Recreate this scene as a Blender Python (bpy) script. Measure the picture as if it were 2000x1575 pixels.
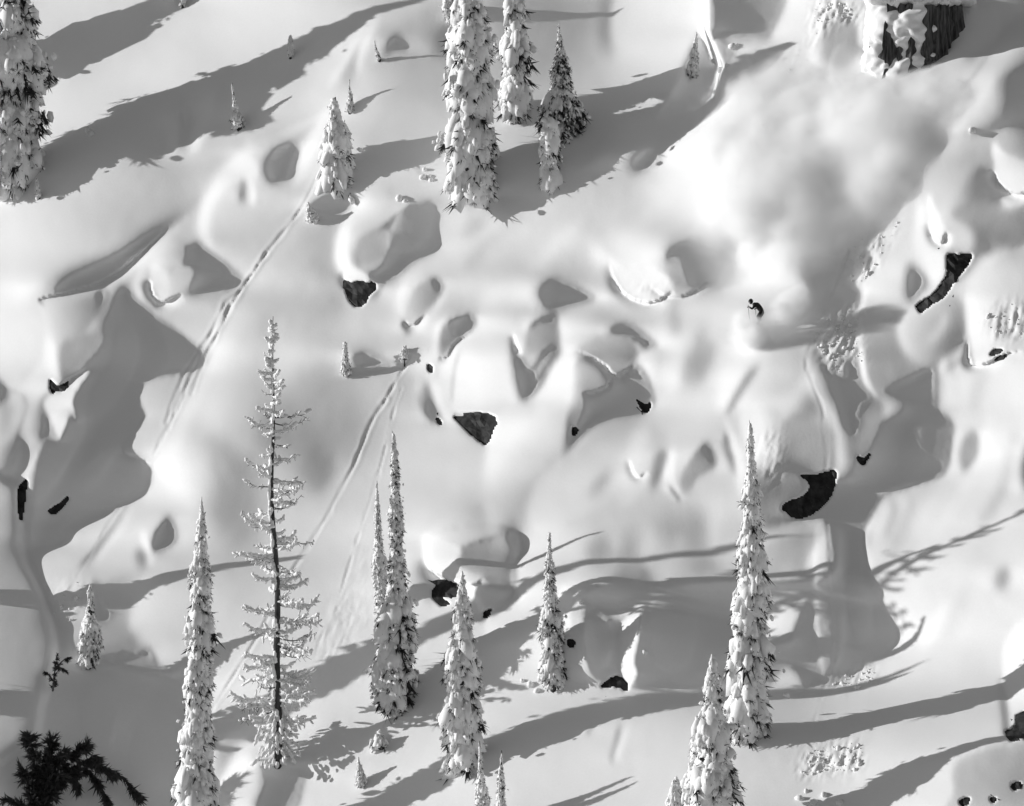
import bpy, bmesh, math, random
import numpy as np
from mathutils import Vector, Matrix

for o in list(bpy.data.objects): bpy.data.objects.remove(o)
SC = bpy.context.scene
COL = SC.collection

# ------------------------------------------------------------ camera, sky, sun
CAM_D = 400.0                                  # the slope is shot from across the valley
cam_data = bpy.data.cameras.new('camera'); cam = bpy.data.objects.new('camera', cam_data); COL.objects.link(cam)
cam.location = (0, -CAM_D, 0); cam.rotation_euler = (math.radians(90), 0, 0)
cam_data.sensor_fit = 'HORIZONTAL'; cam_data.sensor_width = 36.0
cam_data.lens = 36.0 * CAM_D / 55.0
cam_data.clip_start = 1.0; cam_data.clip_end = 3000.0
SC.camera = cam

SUN_DIR = Vector((-1.0, 0.14, 0.22)).normalized()          # towards the sun: low, from the left
SUN_EL = math.asin(SUN_DIR.z); SUN_AZ = math.atan2(SUN_DIR.x, SUN_DIR.y)
world = bpy.data.worlds.new('World'); SC.world = world; world.use_nodes = True
wn = world.node_tree; wn.nodes.clear()
sky = wn.nodes.new('ShaderNodeTexSky'); sky.sky_type = 'NISHITA'; sky.sun_disc = False
sky.sun_elevation = SUN_EL; sky.sun_rotation = SUN_AZ; sky.altitude = 1900
bw = wn.nodes.new('ShaderNodeRGBToBW')                      # a black and white photograph
bg = wn.nodes.new('ShaderNodeBackground'); bg.inputs['Strength'].default_value = 0.10
wo = wn.nodes.new('ShaderNodeOutputWorld')
wn.links.new(sky.outputs[0], bw.inputs[0]); wn.links.new(bw.outputs[0], bg.inputs['Color']); wn.links.new(bg.outputs[0], wo.inputs['Surface'])

sun_data = bpy.data.lights.new('sun', 'SUN'); sun_data.energy = 4.0; sun_data.angle = math.radians(0.5)
sun_data.color = (1.0, 1.0, 1.0)
sun = bpy.data.objects.new('sun', sun_data); COL.objects.link(sun)
sun.location = (-60, 0, 60); sun.rotation_euler = SUN_DIR.to_track_quat('Z', 'Y').to_euler()

SC.view_settings.view_transform = 'Standard'; SC.view_settings.look = 'None'
SC.view_settings.gamma = 1.0; SC.view_settings.use_curve_mapping = False
SC.view_settings.exposure = 0.02
SC.cycles.max_bounces = 40; SC.cycles.diffuse_bounces = 4; SC.cycles.glossy_bounces = 1; SC.cycles.volume_bounces = 36
SC.cycles.use_denoising = True

# ------------------------------------------------------------------- materials
def material(name, color, rough=0.8, spec=0.2):
    m = bpy.data.materials.new(name); m.use_nodes = True
    b = m.node_tree.nodes['Principled BSDF']
    b.inputs['Base Color'].default_value = (color, color, color, 1) if not isinstance(color, tuple) else (*color, 1)
    b.inputs['Roughness'].default_value = rough; b.inputs['Specular IOR Level'].default_value = spec
    return m

def grain(m, scale, lo, hi, bump=0.0, dist=0.02, stretch=None, detail=5):
    """noise grain in the base colour and fine relief"""
    nt = m.node_tree; N = nt.nodes; L = nt.links; b = N['Principled BSDF']
    tc = N.new('ShaderNodeTexCoord'); mp = N.new('ShaderNodeMapping')
    if stretch: mp.inputs['Scale'].default_value = stretch
    nz = N.new('ShaderNodeTexNoise'); nz.inputs['Scale'].default_value = scale; nz.inputs['Detail'].default_value = detail
    cr = N.new('ShaderNodeValToRGB'); cr.color_ramp.elements[0].position = .3; cr.color_ramp.elements[1].position = .7
    cr.color_ramp.elements[0].color = (lo, lo, lo, 1); cr.color_ramp.elements[1].color = (hi, hi, hi, 1)
    L.new(tc.outputs['Object'], mp.inputs['Vector']); L.new(mp.outputs[0], nz.inputs['Vector'])
    L.new(nz.outputs['Fac'], cr.inputs[0]); L.new(cr.outputs[0], b.inputs['Base Color'])
    if bump:
        bp = N.new('ShaderNodeBump'); bp.inputs['Strength'].default_value = bump; bp.inputs['Distance'].default_value = dist
        L.new(nz.outputs['Fac'], bp.inputs['Height']); L.new(bp.outputs[0], b.inputs['Normal'])
    return m

M_SNOW = grain(material('snow', .86, .75, .15), 7.0, .855, .875, .22, .025)
M_LOAD = grain(material('tree_snow', .86, .75, .15), 9.0, .84, .88, .25, .03)
M_NEEDLE = grain(material('needles', .05, .8, .2), 5.0, .025, .07)
M_BARK = grain(material('bark', .07, .9, .15), 7.0, .03, .11, .6, .03, (1, 1, .25))
M_ROCK = grain(material('dark_rock', .03, .7, .2), 2.2, .010, .05, .8, .08)
# ----------------------------------------------------------------- snow relief
# Hand notes on how the snow slope turns to the sun, written in nine overlapping
# squares of 700 x 550 picture points.  d = tone at points, p = a face with its
# tone, softness of its sunny edge and blur, s = a crest or crease (tone, width,
# blur, strength).  Low tones face away from the low sun, high tones face it.
NOTES = """
A d 215 : 300,350 700,250 150,800 1500,430 1800,500 1000,120
A d 196 : 400,380 820,130 1150,1090 1050,1180
A d 224 : 200,1000 600,850 300,900 500,1000 60,1100 250,600 450,620 900,300 1300,150 1500,80
A d 208 : 100,1280 330,1200 700,1000 900,950 1000,900 1400,740 1000,1000 1300,600
A d 236 : 150,1500 60,1400 350,1530
A d 196 : 600,1250 800,1120 400,1400 1500,720 1600,650
A d 178 : 760,1250 900,1150 500,1420
A d 206 : 1250,1250 1300,1350 1400,1450 1550,1250 1500,1500
A d 214 : 1100,1380 1700,900 1900,350 1650,1300
A p 118 60 3 : 1030,1165 930,1190 820,1260 640,1380 480,1470 330,1530 230,1590 240,1668 480,1610 560,1560 640,1490 740,1400 860,1290 960,1220
A s 182 22 8 .9 : 835,680 785,870
A s 142 16 5 .95 : 1030,570 1010,650 1030,720 1000,800
A s 238 14 5 .9 : 1170,540 1130,660 1085,830
A s 186 18 6 .9 : 1240,510 1215,570
A s 186 12 5 .8 : 1560,760 1650,690 1780,650
A s 232 10 5 .7 : 1380,820 1500,770 1640,755
A p 135 25 3 : 1440,930 1470,860 1520,815 1600,790 1645,810 1672,880 1672,960 1600,1000 1530,1030 1480,1030 1450,990
A p 240 0 6 : 1300,900 1350,870 1420,900 1440,960 1400,1010 1330,1000 1280,980
A s 238 10 4 .9 : 1300,880 1220,1020 1150,1180 1140,1290 1165,1370
A p 120 8 2 : 1345,1010 1368,1040 1352,1130 1335,1140 1330,1090
A s 236 9 3 .9 : 1375,1010 1390,1080 1370,1140
A d 212 : 1240,1150 1200,1280 1450,1080 1500,1200
A p 138 8 2 : 200,1030 260,1040 300,1020 345,1050 375,1065 330,1080 260,1095 215,1090
A s 150 10 6 .7 : 300,1000 330,985
A p 122 12 2 : 1715,1160 1760,1115 1850,1088 1910,1092 1962,1125 1890,1195 1830,1200 1780,1185
A s 180 8 3 .6 : 1110,1100 1080,1120
A p 130 16 3 : 945,-60 1060,-60 1000,40 960,50
A p 120 30 2 : 945,1500 1000,1430 1060,1355 1130,1352 1200,1420 1280,1490 1348,1560 1345,1590 1310,1612 1180,1620 1060,1640 1030,1620 1060,1520 1010,1500
A p 206 0 4 : 950,1510 1060,1500 1050,1570 1030,1630 960,1640 945,1600
A p 246 0 3 : 860,1480 930,1490 945,1560 960,1640 900,1670 865,1620 845,1540
A s 105 10 3 .9 : 850,1610 880,1690 920,1707 970,1690 1020,1655
A s 236 8 3 .8 : 800,1700 900,1716 1000,1690 1060,1655
D d 236 : 100,150 60,300 250,300 230,540 130,620 300,700
D d 224 : 60,60 150,380 60,640 330,350
D d 200 : 400,300 480,260
D p 128 45 2 : 590,180 700,170 760,240 840,310 960,390 1090,490 1160,490 1190,570 1170,620 1110,652 960,668 850,690 790,740 775,800 805,890 790,930 730,1010 672,1075 740,1110 830,1145 870,1180 872,1240 830,1295 760,1345 620,1395 540,1440 440,1470 380,1500 318,1545 345,1580 270,1605 120,1612 104,1500 110,1250 140,1050 170,850 260,740 330,620 380,480 480,450 530,330
D p 168 0 8 : 340,480 470,450 560,440 575,500 520,560 440,650 370,720 330,660
D p 150 0 10 : 560,300 700,420 730,600 700,760 560,780 500,640 580,520
D p 152 0 12 : 300,1150 430,900 520,1000 430,1250 330,1400 210,1450
D s 156 22 12 .7 : 640,700 560,1150
D s 115 40 14 .7 : 840,380 1000,470 1120,560
D s 112 30 14 .7 : 700,1000 760,1250 600,1340
D p 238 0 2 : 245,840 300,790 380,740 440,690 500,640 470,690 415,760 405,830 430,900 415,915 390,850 370,930 332,1015 300,960 270,900
D s 238 12 3 .9 : 290,460 290,540 310,640 325,710
D p 195 0 8 : 0,840 60,815 70,880 40,1000 0,1080
D p 152 0 10 : 0,1090 110,1000 150,1080 110,1260 0,1260
D p 135 14 3 : -40,620 0,645 35,720 45,790 0,830 -40,830
D s 236 9 3 .8 : 60,810 160,730 240,640 270,540
D s 242 20 7 .9 : 1340,210 1280,400 1190,640 1060,810 960,1000 880,1130
D d 205 : 1250,950 1500,330 1700,300 1550,450 1700,200 1850,350 1900,850
D d 190 : 1600,560 1700,640 1850,700 1900,760 1780,850 1900,1000
D d 176 : 1380,1050 1500,1000 1750,1000 1350,1180 1300,1400 1350,1500
D p 170 40 16 : 1580,1080 1700,1050 1830,1090 1840,1200 1780,1310 1700,1320 1600,1220
D d 222 : 1000,1300 1120,1150 1080,1400 800,1480 650,1480 1500,60 1300,300 1150,440 1000,280 900,780 860,1000 780,1060
D d 208 : 1450,1250 1500,1400 1600,1500 1400,350 1900,1250 1700,1450
D p 122 12 3 : 940,1440 975,1540 960,1590 860,1650 838,1660 850,1560 890,1500
D s 245 8 3 .9 : 810,1560 822,1630 838,1690 870,1660
D d 214 : 1650,100 1750,50
B d 205 : 100,50 350,50 300,650 300,450 560,520 450,340
B d 222 : 180,180 100,350 160,270 420,120 220,430 500,60
B d 208 : 200,740 400,680 550,700 500,850 300,850
B s 236 12 5 .8 : 215,120 150,230 110,350
B p 146 12 3 : 250,255 300,208 375,215 405,268 345,280 290,312
B p 150 40 14 : 500,140 640,100 680,200 660,290 520,280
B d 190 : 1300,60 1250,190 1100,150
B p 140 60 8 : 1440,-40 1560,-40 1550,150 1545,310 1480,320 1430,150
B s 228 22 8 .8 : 1590,-20 1585,120 1600,240
B d 232 : 1750,150 1900,120 1850,330 1750,420 1950,280
B d 216 : 1500,520 1250,700 1050,720 1600,640
B p 128 50 3 : 1570,920 1620,850 1700,790 1765,768 1815,790 1843,860 1825,910 1740,950 1650,980 1615,950
B s 234 12 6 .9 : 1590,700 1500,790 1450,880 1380,930
B d 208 : 1300,1100 1200,1200 1500,1050 1700,1060 1400,1250 1200,1350 1050,1300
B d 216 : 1400,1450 1450,1350 1600,1350 1100,1050 1050,1500 1000,1420
B d 200 : 900,1450 1250,1500 820,1400 700,1480 1700,1300 1750,1180
B p 155 25 8 : 885,1060 920,1040 945,1075 925,1110 890,1095
B p 148 40 9 : 690,1250 790,1235 880,1250 870,1280 760,1300 700,1290
B p 135 50 14 : 1760,1400 1880,1310 2000,1340 2130,1330 2200,1420 2270,1520 2230,1568 2050,1600 1950,1580 1900,1500 1800,1500
B d 188 : 250,1270 350,1230 420,1100 650,1100 600,1170
B d 216 : 200,1150 280,1090 450,920 560,980 400,1000 620,900 120,960
B p 118 30 2 : 150,1340 250,1270 350,1190 420,1130 500,1150 556,1168 545,1260 552,1310 580,1370 555,1392 470,1440 400,1510 350,1545 285,1568 240,1660 200,1690 170,1600 130,1500 115,1420
B p 160 0 10 : 120,1380 220,1330 330,1300 330,1400 280,1480 210,1540 150,1560
B s 240 14 5 .95 : 180,1140 80,1240 50,1350 45,1450 60,1560 110,1620
B s 168 8 3 .7 : 460,930 500,980 540,985
B s 168 8 3 .7 : 330,1120 370,1135 410,1110
C d 225 : 100,100 50,250 60,50
C d 230 : 400,500 300,600 250,1150 600,250 500,350 450,1450 450,1300 700,200
C d 222 : 200,850 100,1000 150,700 800,600 1000,550 1100,850 900,750 700,800
C d 216 : 50,1100 1200,750 1250,500 1400,650 1100,500 600,850 500,1000 0,750
C p 162 6 5 : 930,90 1000,60 1075,120 1092,240 1060,330 1000,380 890,360 870,250 890,150
C s 244 16 5 .9 : 900,60 850,150 820,260 830,350
C s 242 8 3 .9 : 1085,100 1090,240
C d 226 : 1500,700 1700,330 1800,250 1950,100 1650,450 1350,950 1500,850 1250,1150 1850,330
C d 150 : 1700,100 1800,60 1950,20 1700,200
C p 162 60 12 : 1810,430 1900,390 2040,390 2040,660 1900,690 1790,725 1720,740 1840,600
C s 162 14 4 .9 : 1640,745 1800,725 2000,660
C s 236 10 4 .8 : 1640,690 1720,600 1790,490
C p 208 0 4 : 1860,730 2040,660 2040,900 1900,850 1840,790
C p 250 0 3 : 1830,800 1900,860 2040,930 2040,1060 1950,1080 1860,1020 1835,950
C p 161 10 4 : 1730,940 1800,960 1850,1050 1880,1130 1900,1160 2040,1150 2040,1340 1960,1400 1850,1390 1760,1440 1680,1540 1600,1590 1555,1500 1570,1400 1690,1420 1700,1280 1580,1200 1680,1100
C p 235 0 3 : 1870,1110 1940,1085 2040,1060 2040,1130 1930,1150 1890,1145
C d 205 : 1700,850 1600,1050 1650,950 1400,1150
C p 150 35 6 : 1590,1140 1700,930 1735,1000 1690,1090 1590,1180
C p 246 0 4 : 1460,1080 1500,1150 1560,1280 1545,1350 1500,1330 1470,1250
C p 238 0 6 : 1420,1100 1490,1300 1560,1420 1560,1510 1500,1560 1430,1480 1380,1350
C p 165 30 14 : 400,1020 480,1080 600,1150 720,1230 700,1330 620,1280 520,1230 440,1170
C s 238 12 5 .8 : 690,960 670,1060 690,1160 720,1240 740,1320
C p 168 20 14 : 790,1030 900,1040 880,1140 800,1120
C p 165 20 14 : 800,1200 900,1230 880,1330 810,1300
C d 210 : 1000,1150 1050,1250 1000,1050
C p 145 40 10 : 720,1360 880,1390 1000,1380 1020,1440 980,1500 820,1590 700,1560 640,1450
C s 230 10 5 .7 : 1300,1250 1150,1330 1080,1430
C d 228 : 1250,1350 1150,1230 1300,1500 1100,1480
E d 236 : 390,230 420,300
E d 206 : 200,720 250,330 320,130 200,400 700,270 650,160 150,650
E d 222 : 100,320 330,380 100,380 300,620
E d 178 : 0,800 80,860 60,980 0,1050
E d 240 : 880,450 800,600 780,750 880,700 900,830 940,350 620,650
E d 206 : 900,130 1000,100 1050,50 800,100 1150,80 1300,80
E d 244 : 1290,450 1310,580 1230,700 1200,850 1330,470 1270,560
E d 214 : 1380,330 1430,290 1330,280 1600,310 1750,380
E d 216 : 1650,20 1750,40
E d 218 : 900,1150 550,1000 700,1180 400,1000 500,1120 550,1250 300,1300 1000,950
E d 200 : 1050,1350 800,1480 950,1480 1150,1100 1150,1250 350,700
E d 229 : 1100,1000 1000,1050 1250,1230 1350,1150 1500,1080 1600,980 1700,1000
E d 214 : 1900,720 1850,850 1650,1150 1900,400 1850,330 1500,1400 1300,1450 1600,1350 1750,1350
F d 228 : 300,250 250,130 0,720 300,820 100,870 500,700 150,980 60,280
F d 210 : 100,600 80,500 500,550 620,520 400,520 550,650
F s 168 24 14 .8 : 280,430 220,570 170,690
F s 150 12 5 .8 : 500,620 430,720 350,860
F p 126 40 3 : 560,472 610,400 680,300 740,180 720,60 800,20 900,-20 1000,-20 980,100 1000,150 1090,190 1080,270 980,300 860,350 740,395 660,440 600,470
F p 150 20 3 : 850,350 980,300 1090,260 1080,400 1110,680 1180,780 1200,860 1100,980 960,980 880,800 800,600 780,540
F p 195 0 4 : 840,420 980,310 1080,290 1070,450 1090,600 1000,560 980,660 900,590 830,510
F s 240 9 2 .95 : 1150,110 1110,250 1085,400 1095,520 1110,680 1150,750 1180,785
F d 215 : 1200,180 1250,100 1300,300
F p 150 25 5 : 1330,60 1390,90 1450,150 1480,160 1410,215 1380,255 1320,260
F p 175 30 14 : 1180,300 1260,420 1300,560 1220,600 1140,520
F d 236 : 1340,400 1380,350
F s 170 14 6 .8 : 1190,870 1150,1000 1100,1120
F s 165 16 8 .5 : 1440,1000 1410,1180
F p 182 0 5 : 640,940 720,890 850,920 950,960 950,1190 890,1205 760,1222 640,1160 620,1080
F p 150 40 8 : 660,930 720,800 800,760 880,860 920,920 820,900 720,900
F s 205 6 3 .8 : 770,570 800,660 860,780 930,890 950,960
F d 244 : 560,1000 590,1080 530,920
F d 212 : 480,900 420,860 600,850
F p 158 20 4 : 110,1210 160,1100 230,1040 276,1150 250,1192 170,1232 110,1290 85,1260
F s 240 14 5 .9 : 50,1060 20,1150 15,1230 50,1310
F d 220 : 200,1300 330,1100 300,950
F s 145 8 3 .9 : 325,990 355,1060 395,1210
F s 242 10 4 .9 : 320,890 370,1000 420,1150 440,1300
F d 226 : 1850,150 1950,100 1780,280 1650,700 1750,900 1850,1050 1750,780 1700,1300
F d 248 : 1700,420 1720,500
F p 205 0 8 : 1800,320 1950,230 2040,220 2040,440 1900,470 1850,420
F s 130 8 3 .9 : 1688,470 1690,560 1712,600
F s 245 8 3 .9 : 1780,600 1880,555 1990,530
F p 165 30 6 : 1520,640 1570,580 1640,600 1600,680 1540,760 1515,760
F d 208 : 1780,660 1950,700 1900,850 1560,760
F p 150 16 4 : 1636,1080 1690,990 1740,1030 1745,1110 1695,1170 1650,1205
F p 130 14 5 : 1975,1150 2000,1060 2050,1060 2050,1320 1985,1280
F d 230 : 1300,1450 1450,1400 1600,1300 1900,1300 1850,1480 1650,1500
G d 226 : 250,200 330,180 700,60 760,110 600,150 640,120 950,620 850,560
G d 216 : 400,120 500,60 280,430 330,560 1000,450 900,350 1000,250
G s 175 9 4 .8 : 620,0 540,130 440,230
G p 148 20 5 : 500,320 560,330 600,440 622,505 560,560 480,560 480,420
G p 172 40 12 : 600,330 720,320 700,480 620,520
G d 218 : 1300,900 1250,1000 1250,800
G p 158 20 5 : 1215,1200 1290,1140 1395,1150 1380,1240 1320,1340 1220,1490 1180,1400
G s 245 20 6 .95 : 1400,1220 1350,1330 1260,1440 1230,1600
G p 148 30 4 : 1420,1300 1600,1330 1692,1350 1680,1430 1620,1600 1380,1600 1430,1450
G d 212 : 1800,1450 1900,1400 1700,1570 1900,1550
G d 203 : 1800,700 1750,200 1850,400 1900,150 1300,400 1300,200
G d 214 : 1250,600 1700,900 1800,900
H d 216 : 80,300 100,100 190,200 80,700 300,640 100,500
H d 200 : 750,20 650,0 850,-20
H p 232 0 4 : 515,160 600,120 712,130 705,260 740,300 760,345 680,340 600,312 540,240
H p 158 6 4 : 712,130 800,110 900,80 1000,38 1035,100 1030,180 1022,330 960,400 880,490 840,450 800,380 830,310 750,290 708,250
H p 136 0 10 : 960,120 1030,110 1020,330 950,400 880,480 900,300
H s 244 9 3 .9 : 620,300 700,325 770,345 830,290
H s 180 16 8 .8 : 490,180 540,290 570,340
H d 236 : 1050,300 1040,220 430,240 450,180 1080,380
H d 222 : 1150,270 1250,200 950,560 1000,480 1100,480
H d 212 : 1400,70 1280,100 1450,150 350,100
H p 160 30 14 : 1440,120 1510,60 1540,110 1500,180 1440,190
H d 214 : 1100,1000 1000,950 1300,1250 1150,1200 1450,1200 1650,1150 1800,1080 1950,1000
H d 208 : 1000,1400 200,1400 100,1000 100,1300 1200,1350 1700,1350 1500,1450 300,900
H d 218 : 600,1500 400,1450 560,1350 780,1500
H s 160 9 4 .8 : 1605,1110 1580,1220 1555,1320
H s 232 12 4 .8 : 1660,1100 1610,1230 1580,1300
H s 165 8 4 .7 : 1440,1130 1425,1160
I d 186 : 30,120 0,60
I d 215 : 300,100 330,30 250,180
I p 165 40 14 : 130,0 200,0 210,250 140,260
I d 228 : 1500,700 1900,600 1600,200 1700,500 1750,80 1400,500 1350,100 1900,450
I d 236 : 1160,100 1300,560
I p 160 30 8 : 1820,300 1870,240 1905,270 1890,350 1840,370
I d 214 : 1150,1230 1300,1180 1700,900 1500,900 1200,960 1150,820 1300,1400 1500,1350
I s 165 12 6 .8 : 1870,900 1900,1080 1900,1180
I d 195 : 600,1320 500,1300 650,1270
I d 205 : 130,1050 60,1100 200,1250
I d 220 : 1300,1550 1400,1500
P g 234 184 26 100,1000 640,760 : 0,760 300,650 500,600 690,640 750,760 680,850 540,950 400,1060 170,1150 60,1150 0,1000
P p 120 90 4 : 1030,600 760,780 560,880 330,1010 150,1090 90,1170 165,1172 310,1130 420,1085 520,1015 620,930 740,830
P g 228 166 8 190,1240 400,1200 : 170,1190 280,1150 400,1115 420,1150 380,1220 340,1290 290,1330 210,1310
P d 220 : 640,960 620,1010 480,1070
P g 222 192 14 830,850 1110,760 : 830,720 900,640 980,740 1080,740 1180,700 1190,760 1080,880 960,1010 840,960 800,880
P s 240 22 14 .9 : 960,600 880,690 820,800 800,880 812,960
P g 226 186 20 900,1250 1290,1000 : 1180,880 1310,800 1330,1000 1330,1200 1280,1320 1150,1500 900,1500 790,1400 960,1130
P s 182 26 20 .8 : 1290,880 1265,1030 1310,1180
P s 249 18 6 .95 : 1350,850 1335,960 1340,1050 1400,1095
P s 228 30 20 .8 : 1435,90 1340,220 1240,330
P s 190 16 12 .7 : 1395,190 1345,300
P s 188 16 12 .6 : 1260,440 1180,470 1040,490
P s 232 16 10 .7 : 1180,480 1050,520 960,570
P s 160 14 4 .7 : 1500,1075 1450,1045 1380,1030
P p 140 20 8 : 1800,770 1900,730 1960,760 1940,790 1850,800
Q s 224 30 24 .6 : 300,820 180,960 60,1060
Q s 198 30 24 .6 : 380,740 260,860 120,920
Q s 222 30 20 .6 : 640,720 520,860 400,980
Q s 237 22 12 .9 : 450,505 360,560 310,630
Q s 206 40 30 .6 : 560,560 640,480
Q p 118 40 3 : 762,-60 1060,-60 1010,130 980,165 930,140 880,140 800,145 745,150 752,60
Q p 112 10 3 : 700,180 720,150 800,150 860,200 830,260 780,300 755,360 735,410 700,430 650,430 560,460 640,320
Q p 157 10 5 : 1740,-60 2060,-60 1975,50 1890,150 1810,225 1765,225 1750,100
Q g 205 234 16 1420,700 1800,240 : 1600,560 1720,400 1840,220 1990,30 2060,20 2060,120 1900,260 1820,420 1740,500 1600,620
Q p 158 50 8 : 1870,300 1930,275 2050,280 2050,460 1900,480 1790,510 1880,420
Q s 232 16 8 .8 : 1880,300 1820,400 1740,500
Q s 164 28 20 .8 : 770,1290 720,1400 680,1480
Q s 236 40 24 .8 : 640,1230 600,1400 570,1540
Q s 152 12 5 .8 : 955,1440 910,1490 870,1560
Q s 230 30 18 .7 : 850,1180 790,1300
Q d 160 : 1330,760 1100,800
R g 242 200 12 650,150 870,100 : 740,-20 900,-20 880,150 830,330 760,420 640,310 612,235
R s 170 70 44 .8 : 935,20 930,220 940,420
R p 160 40 12 : 1180,300 1220,230 1270,230 1280,280 1240,340 1200,340
R s 186 10 5 .8 : 500,400 430,510 340,630
R s 238 10 5 .8 : 530,390 460,510 370,630
R g 222 158 18 700,760 470,960 : 440,760 560,700 720,700 740,800 720,900 640,1020 600,970 500,980 420,1020 340,1010 380,880
R p 134 20 4 : 210,1030 290,1015 420,1030 500,985 570,960 610,985 645,1050 740,1040 720,1200 700,1400 640,1620 -60,1620 -60,1400 120,1310 170,1180
R s 244 24 12 .9 : 960,1310 930,1400 880,1500 860,1600
R p 134 30 4 : 1000,1400 1080,1410 1190,1420 1180,1480 1140,1600 980,1600 1010,1490
R g 236 168 8 1560,620 1700,690 : 1570,640 1640,580 1680,700 1700,780 1640,760 1590,700
R d 226 : 1430,620 1390,660
S p 142 40 3 : 1650,-230 1748,-350 1768,-294 1748,-238 1678,-174 1658,-112 1656,-49 1663,24 1700,45 1728,91 1722,161 1707,245 1672,300 1545,332 1457,365 1420,440 1385,530 1392,640 1412,720 1445,810 1482,850 1507,905 1490,950 1420,1000 1260,1100 1120,1125 1000,1122 860,1122 700,1130 560,1132 470,1112 350,1095 250,1060 228,900 235,745 330,695 420,650 475,592 510,625 560,690 640,700 760,690 860,690 1000,705 1180,675 1215,560 1190,480 1060,470 960,480 950,300 1050,250 1262,290 1266,100 1290,60 1400,60 1454,40 1510,-20 1594,-90
S p 160 8 8 : 960,240 1060,240 1150,250 1130,300 1150,350 1060,410 1080,450 980,480 930,380
S p 168 6 8 : 1380,20 1440,0 1440,60 1390,180 1350,210 1360,120
S g 202 180 5 980,560 1180,500 : 975,570 1050,530 1170,500 1200,520 1150,620 1140,660 1060,635 970,640
S g 222 196 4 990,800 1130,760 : 972,770 1060,760 1150,745 1130,800 1090,900 1085,925 1020,950 985,962
S p 200 0 6 : 1010,1100 1040,1050 1090,1045 1130,1090 1120,1118 1020,1118
S p 250 0 2 : 425,860 500,795 503,840 485,960 470,1040 490,1050 455,1115 440,1070 412,1030 420,930 450,890
S s 240 8 3 .9 : 325,825 400,840 450,810 500,795
S p 242 0 3 : 190,760 225,740 222,860 235,890 205,890
S s 178 34 22 .7 : 345,560 355,600
S s 184 40 24 .7 : 470,560 480,640
S s 182 34 20 .6 : 765,540 765,640
S s 222 40 22 .6 : 620,560 600,660
S s 240 14 8 .9 : 25,640 18,700 40,780
S s 236 16 10 .8 : 610,200 590,280 600,340
S s 176 18 10 .7 : 575,190 550,290
S s 216 30 20 .6 : 1600,430 1500,560 1440,700
S s 234 30 18 .7 : 1690,400 1600,600 1560,760
S s 218 30 20 .6 : 1850,560 1740,760
T g 216 198 14 500,250 1250,200 : 500,180 760,60 1100,0 1300,150 1300,250 1000,340 700,380 520,330 330,330 420,250
T s 196 22 12 .8 : 900,30 760,160 640,290
T s 224 26 16 .7 : 1180,60 1060,190 950,300
T p 146 30 8 : 585,122 640,85 725,88 690,120 620,142
T s 206 16 8 .8 : 505,100 515,190 440,250
T s 241 14 5 .95 : 430,335 350,370 318,440 325,510 370,560
T g 208 148 3 370,470 500,400 : 345,500 380,410 440,355 500,350 522,390 500,450 440,510 390,560 355,545
T s 234 10 4 .9 : 545,400 470,520 400,590
T p 128 8 2 : 316,528 350,570 374,590 345,614 328,592
T s 228 8 4 .8 : 300,510 312,560 330,612
T s 241 12 4 .95 : 545,525 500,575 492,640 478,705
T g 178 122 3 510,640 650,565 : 508,610 530,560 590,530 660,525 677,560 650,610 580,650 540,718 505,718 500,660
T s 241 12 4 .95 : 700,580 650,640 575,690 530,750
T p 138 12 4 : 80,700 130,690 200,710 270,735 340,720 410,690 380,735 280,765 190,778 95,770
T g 247 222 8 600,800 880,700 : 620,640 690,560 720,440 800,380 900,360 935,410 910,520 885,640 850,640 862,800 850,1000 770,1000 690,985 575,990 570,850 600,720
T s 204 7 3 .8 : 600,690 575,800 565,930
T s 250 9 3 .9 : 625,690 598,800 582,930
T s 212 10 5 .7 : 500,740 480,820
T g 214 158 3 395,900 455,950 : 400,770 440,800 446,900 492,1032 430,990 392,890
T p 118 8 2 : 440,850 460,880 482,950 525,1034 490,1022 450,950
T s 246 16 5 .9 : 470,800 500,920 545,1010
T g 246 206 10 900,880 930,1230 : 862,820 890,955 935,935 1000,880 1085,720 1130,760 1120,950 1088,1010 1082,1200 960,1290 780,1320 710,1140 775,1030 850,990
T p 120 36 2 : 930,410 960,360 1030,352 1120,380 1200,415 1250,446 1180,470 1080,490 1000,502 950,470
T p 140 12 2 : 834,660 850,640 890,705 905,690 920,600 980,540 1050,510 1068,560 1076,640 1086,692 1040,760 990,850 930,932 890,948 860,880 840,780
T g 192 152 3 930,630 1062,570 : 930,592 1000,547 1060,580 1070,650 1010,690 970,740 940,780 905,740 920,660
T s 118 6 2 .9 : 925,795 968,765 1000,705 1060,672
T s 196 8 3 .9 : 1050,690 990,760 965,815
T s 248 13 3 .95 : 855,605 872,655 893,705
T s 126 6 3 .8 : 925,592 975,548 1045,535
T g 240 196 7 1090,600 1310,550 : 1082,540 1150,500 1260,490 1340,515 1270,590 1280,635 1200,660 1130,690 1086,692 1074,600
T p 118 30 2 : 1270,595 1310,555 1390,560 1460,595 1550,670 1485,685 1430,745 1445,690 1400,640 1330,618 1275,630
T p 138 10 2 : 1436,735 1480,790 1527,890 1505,962 1440,1002 1300,1022 1200,1082 1083,1194 1083,1080 1110,980 1130,850 1142,740 1180,720 1240,735 1320,795 1400,780
T g 198 166 3 1150,680 1430,700 : 1150,678 1230,640 1290,632 1400,640 1442,690 1425,750 1370,796 1330,802 1290,760 1210,710
T g 198 158 3 1160,760 1330,820 : 1150,762 1200,742 1290,768 1312,805 1280,850 1230,885 1200,885 1185,1000 1142,1062 1122,1000 1140,850
T s 115 5 2 .8 : 1140,688 1220,722 1290,764 1332,806 1380,790
T s 190 7 3 .8 : 1230,890 1290,860 1320,820
T s 247 26 6 .95 : 1112,700 1120,810 1110,950
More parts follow.
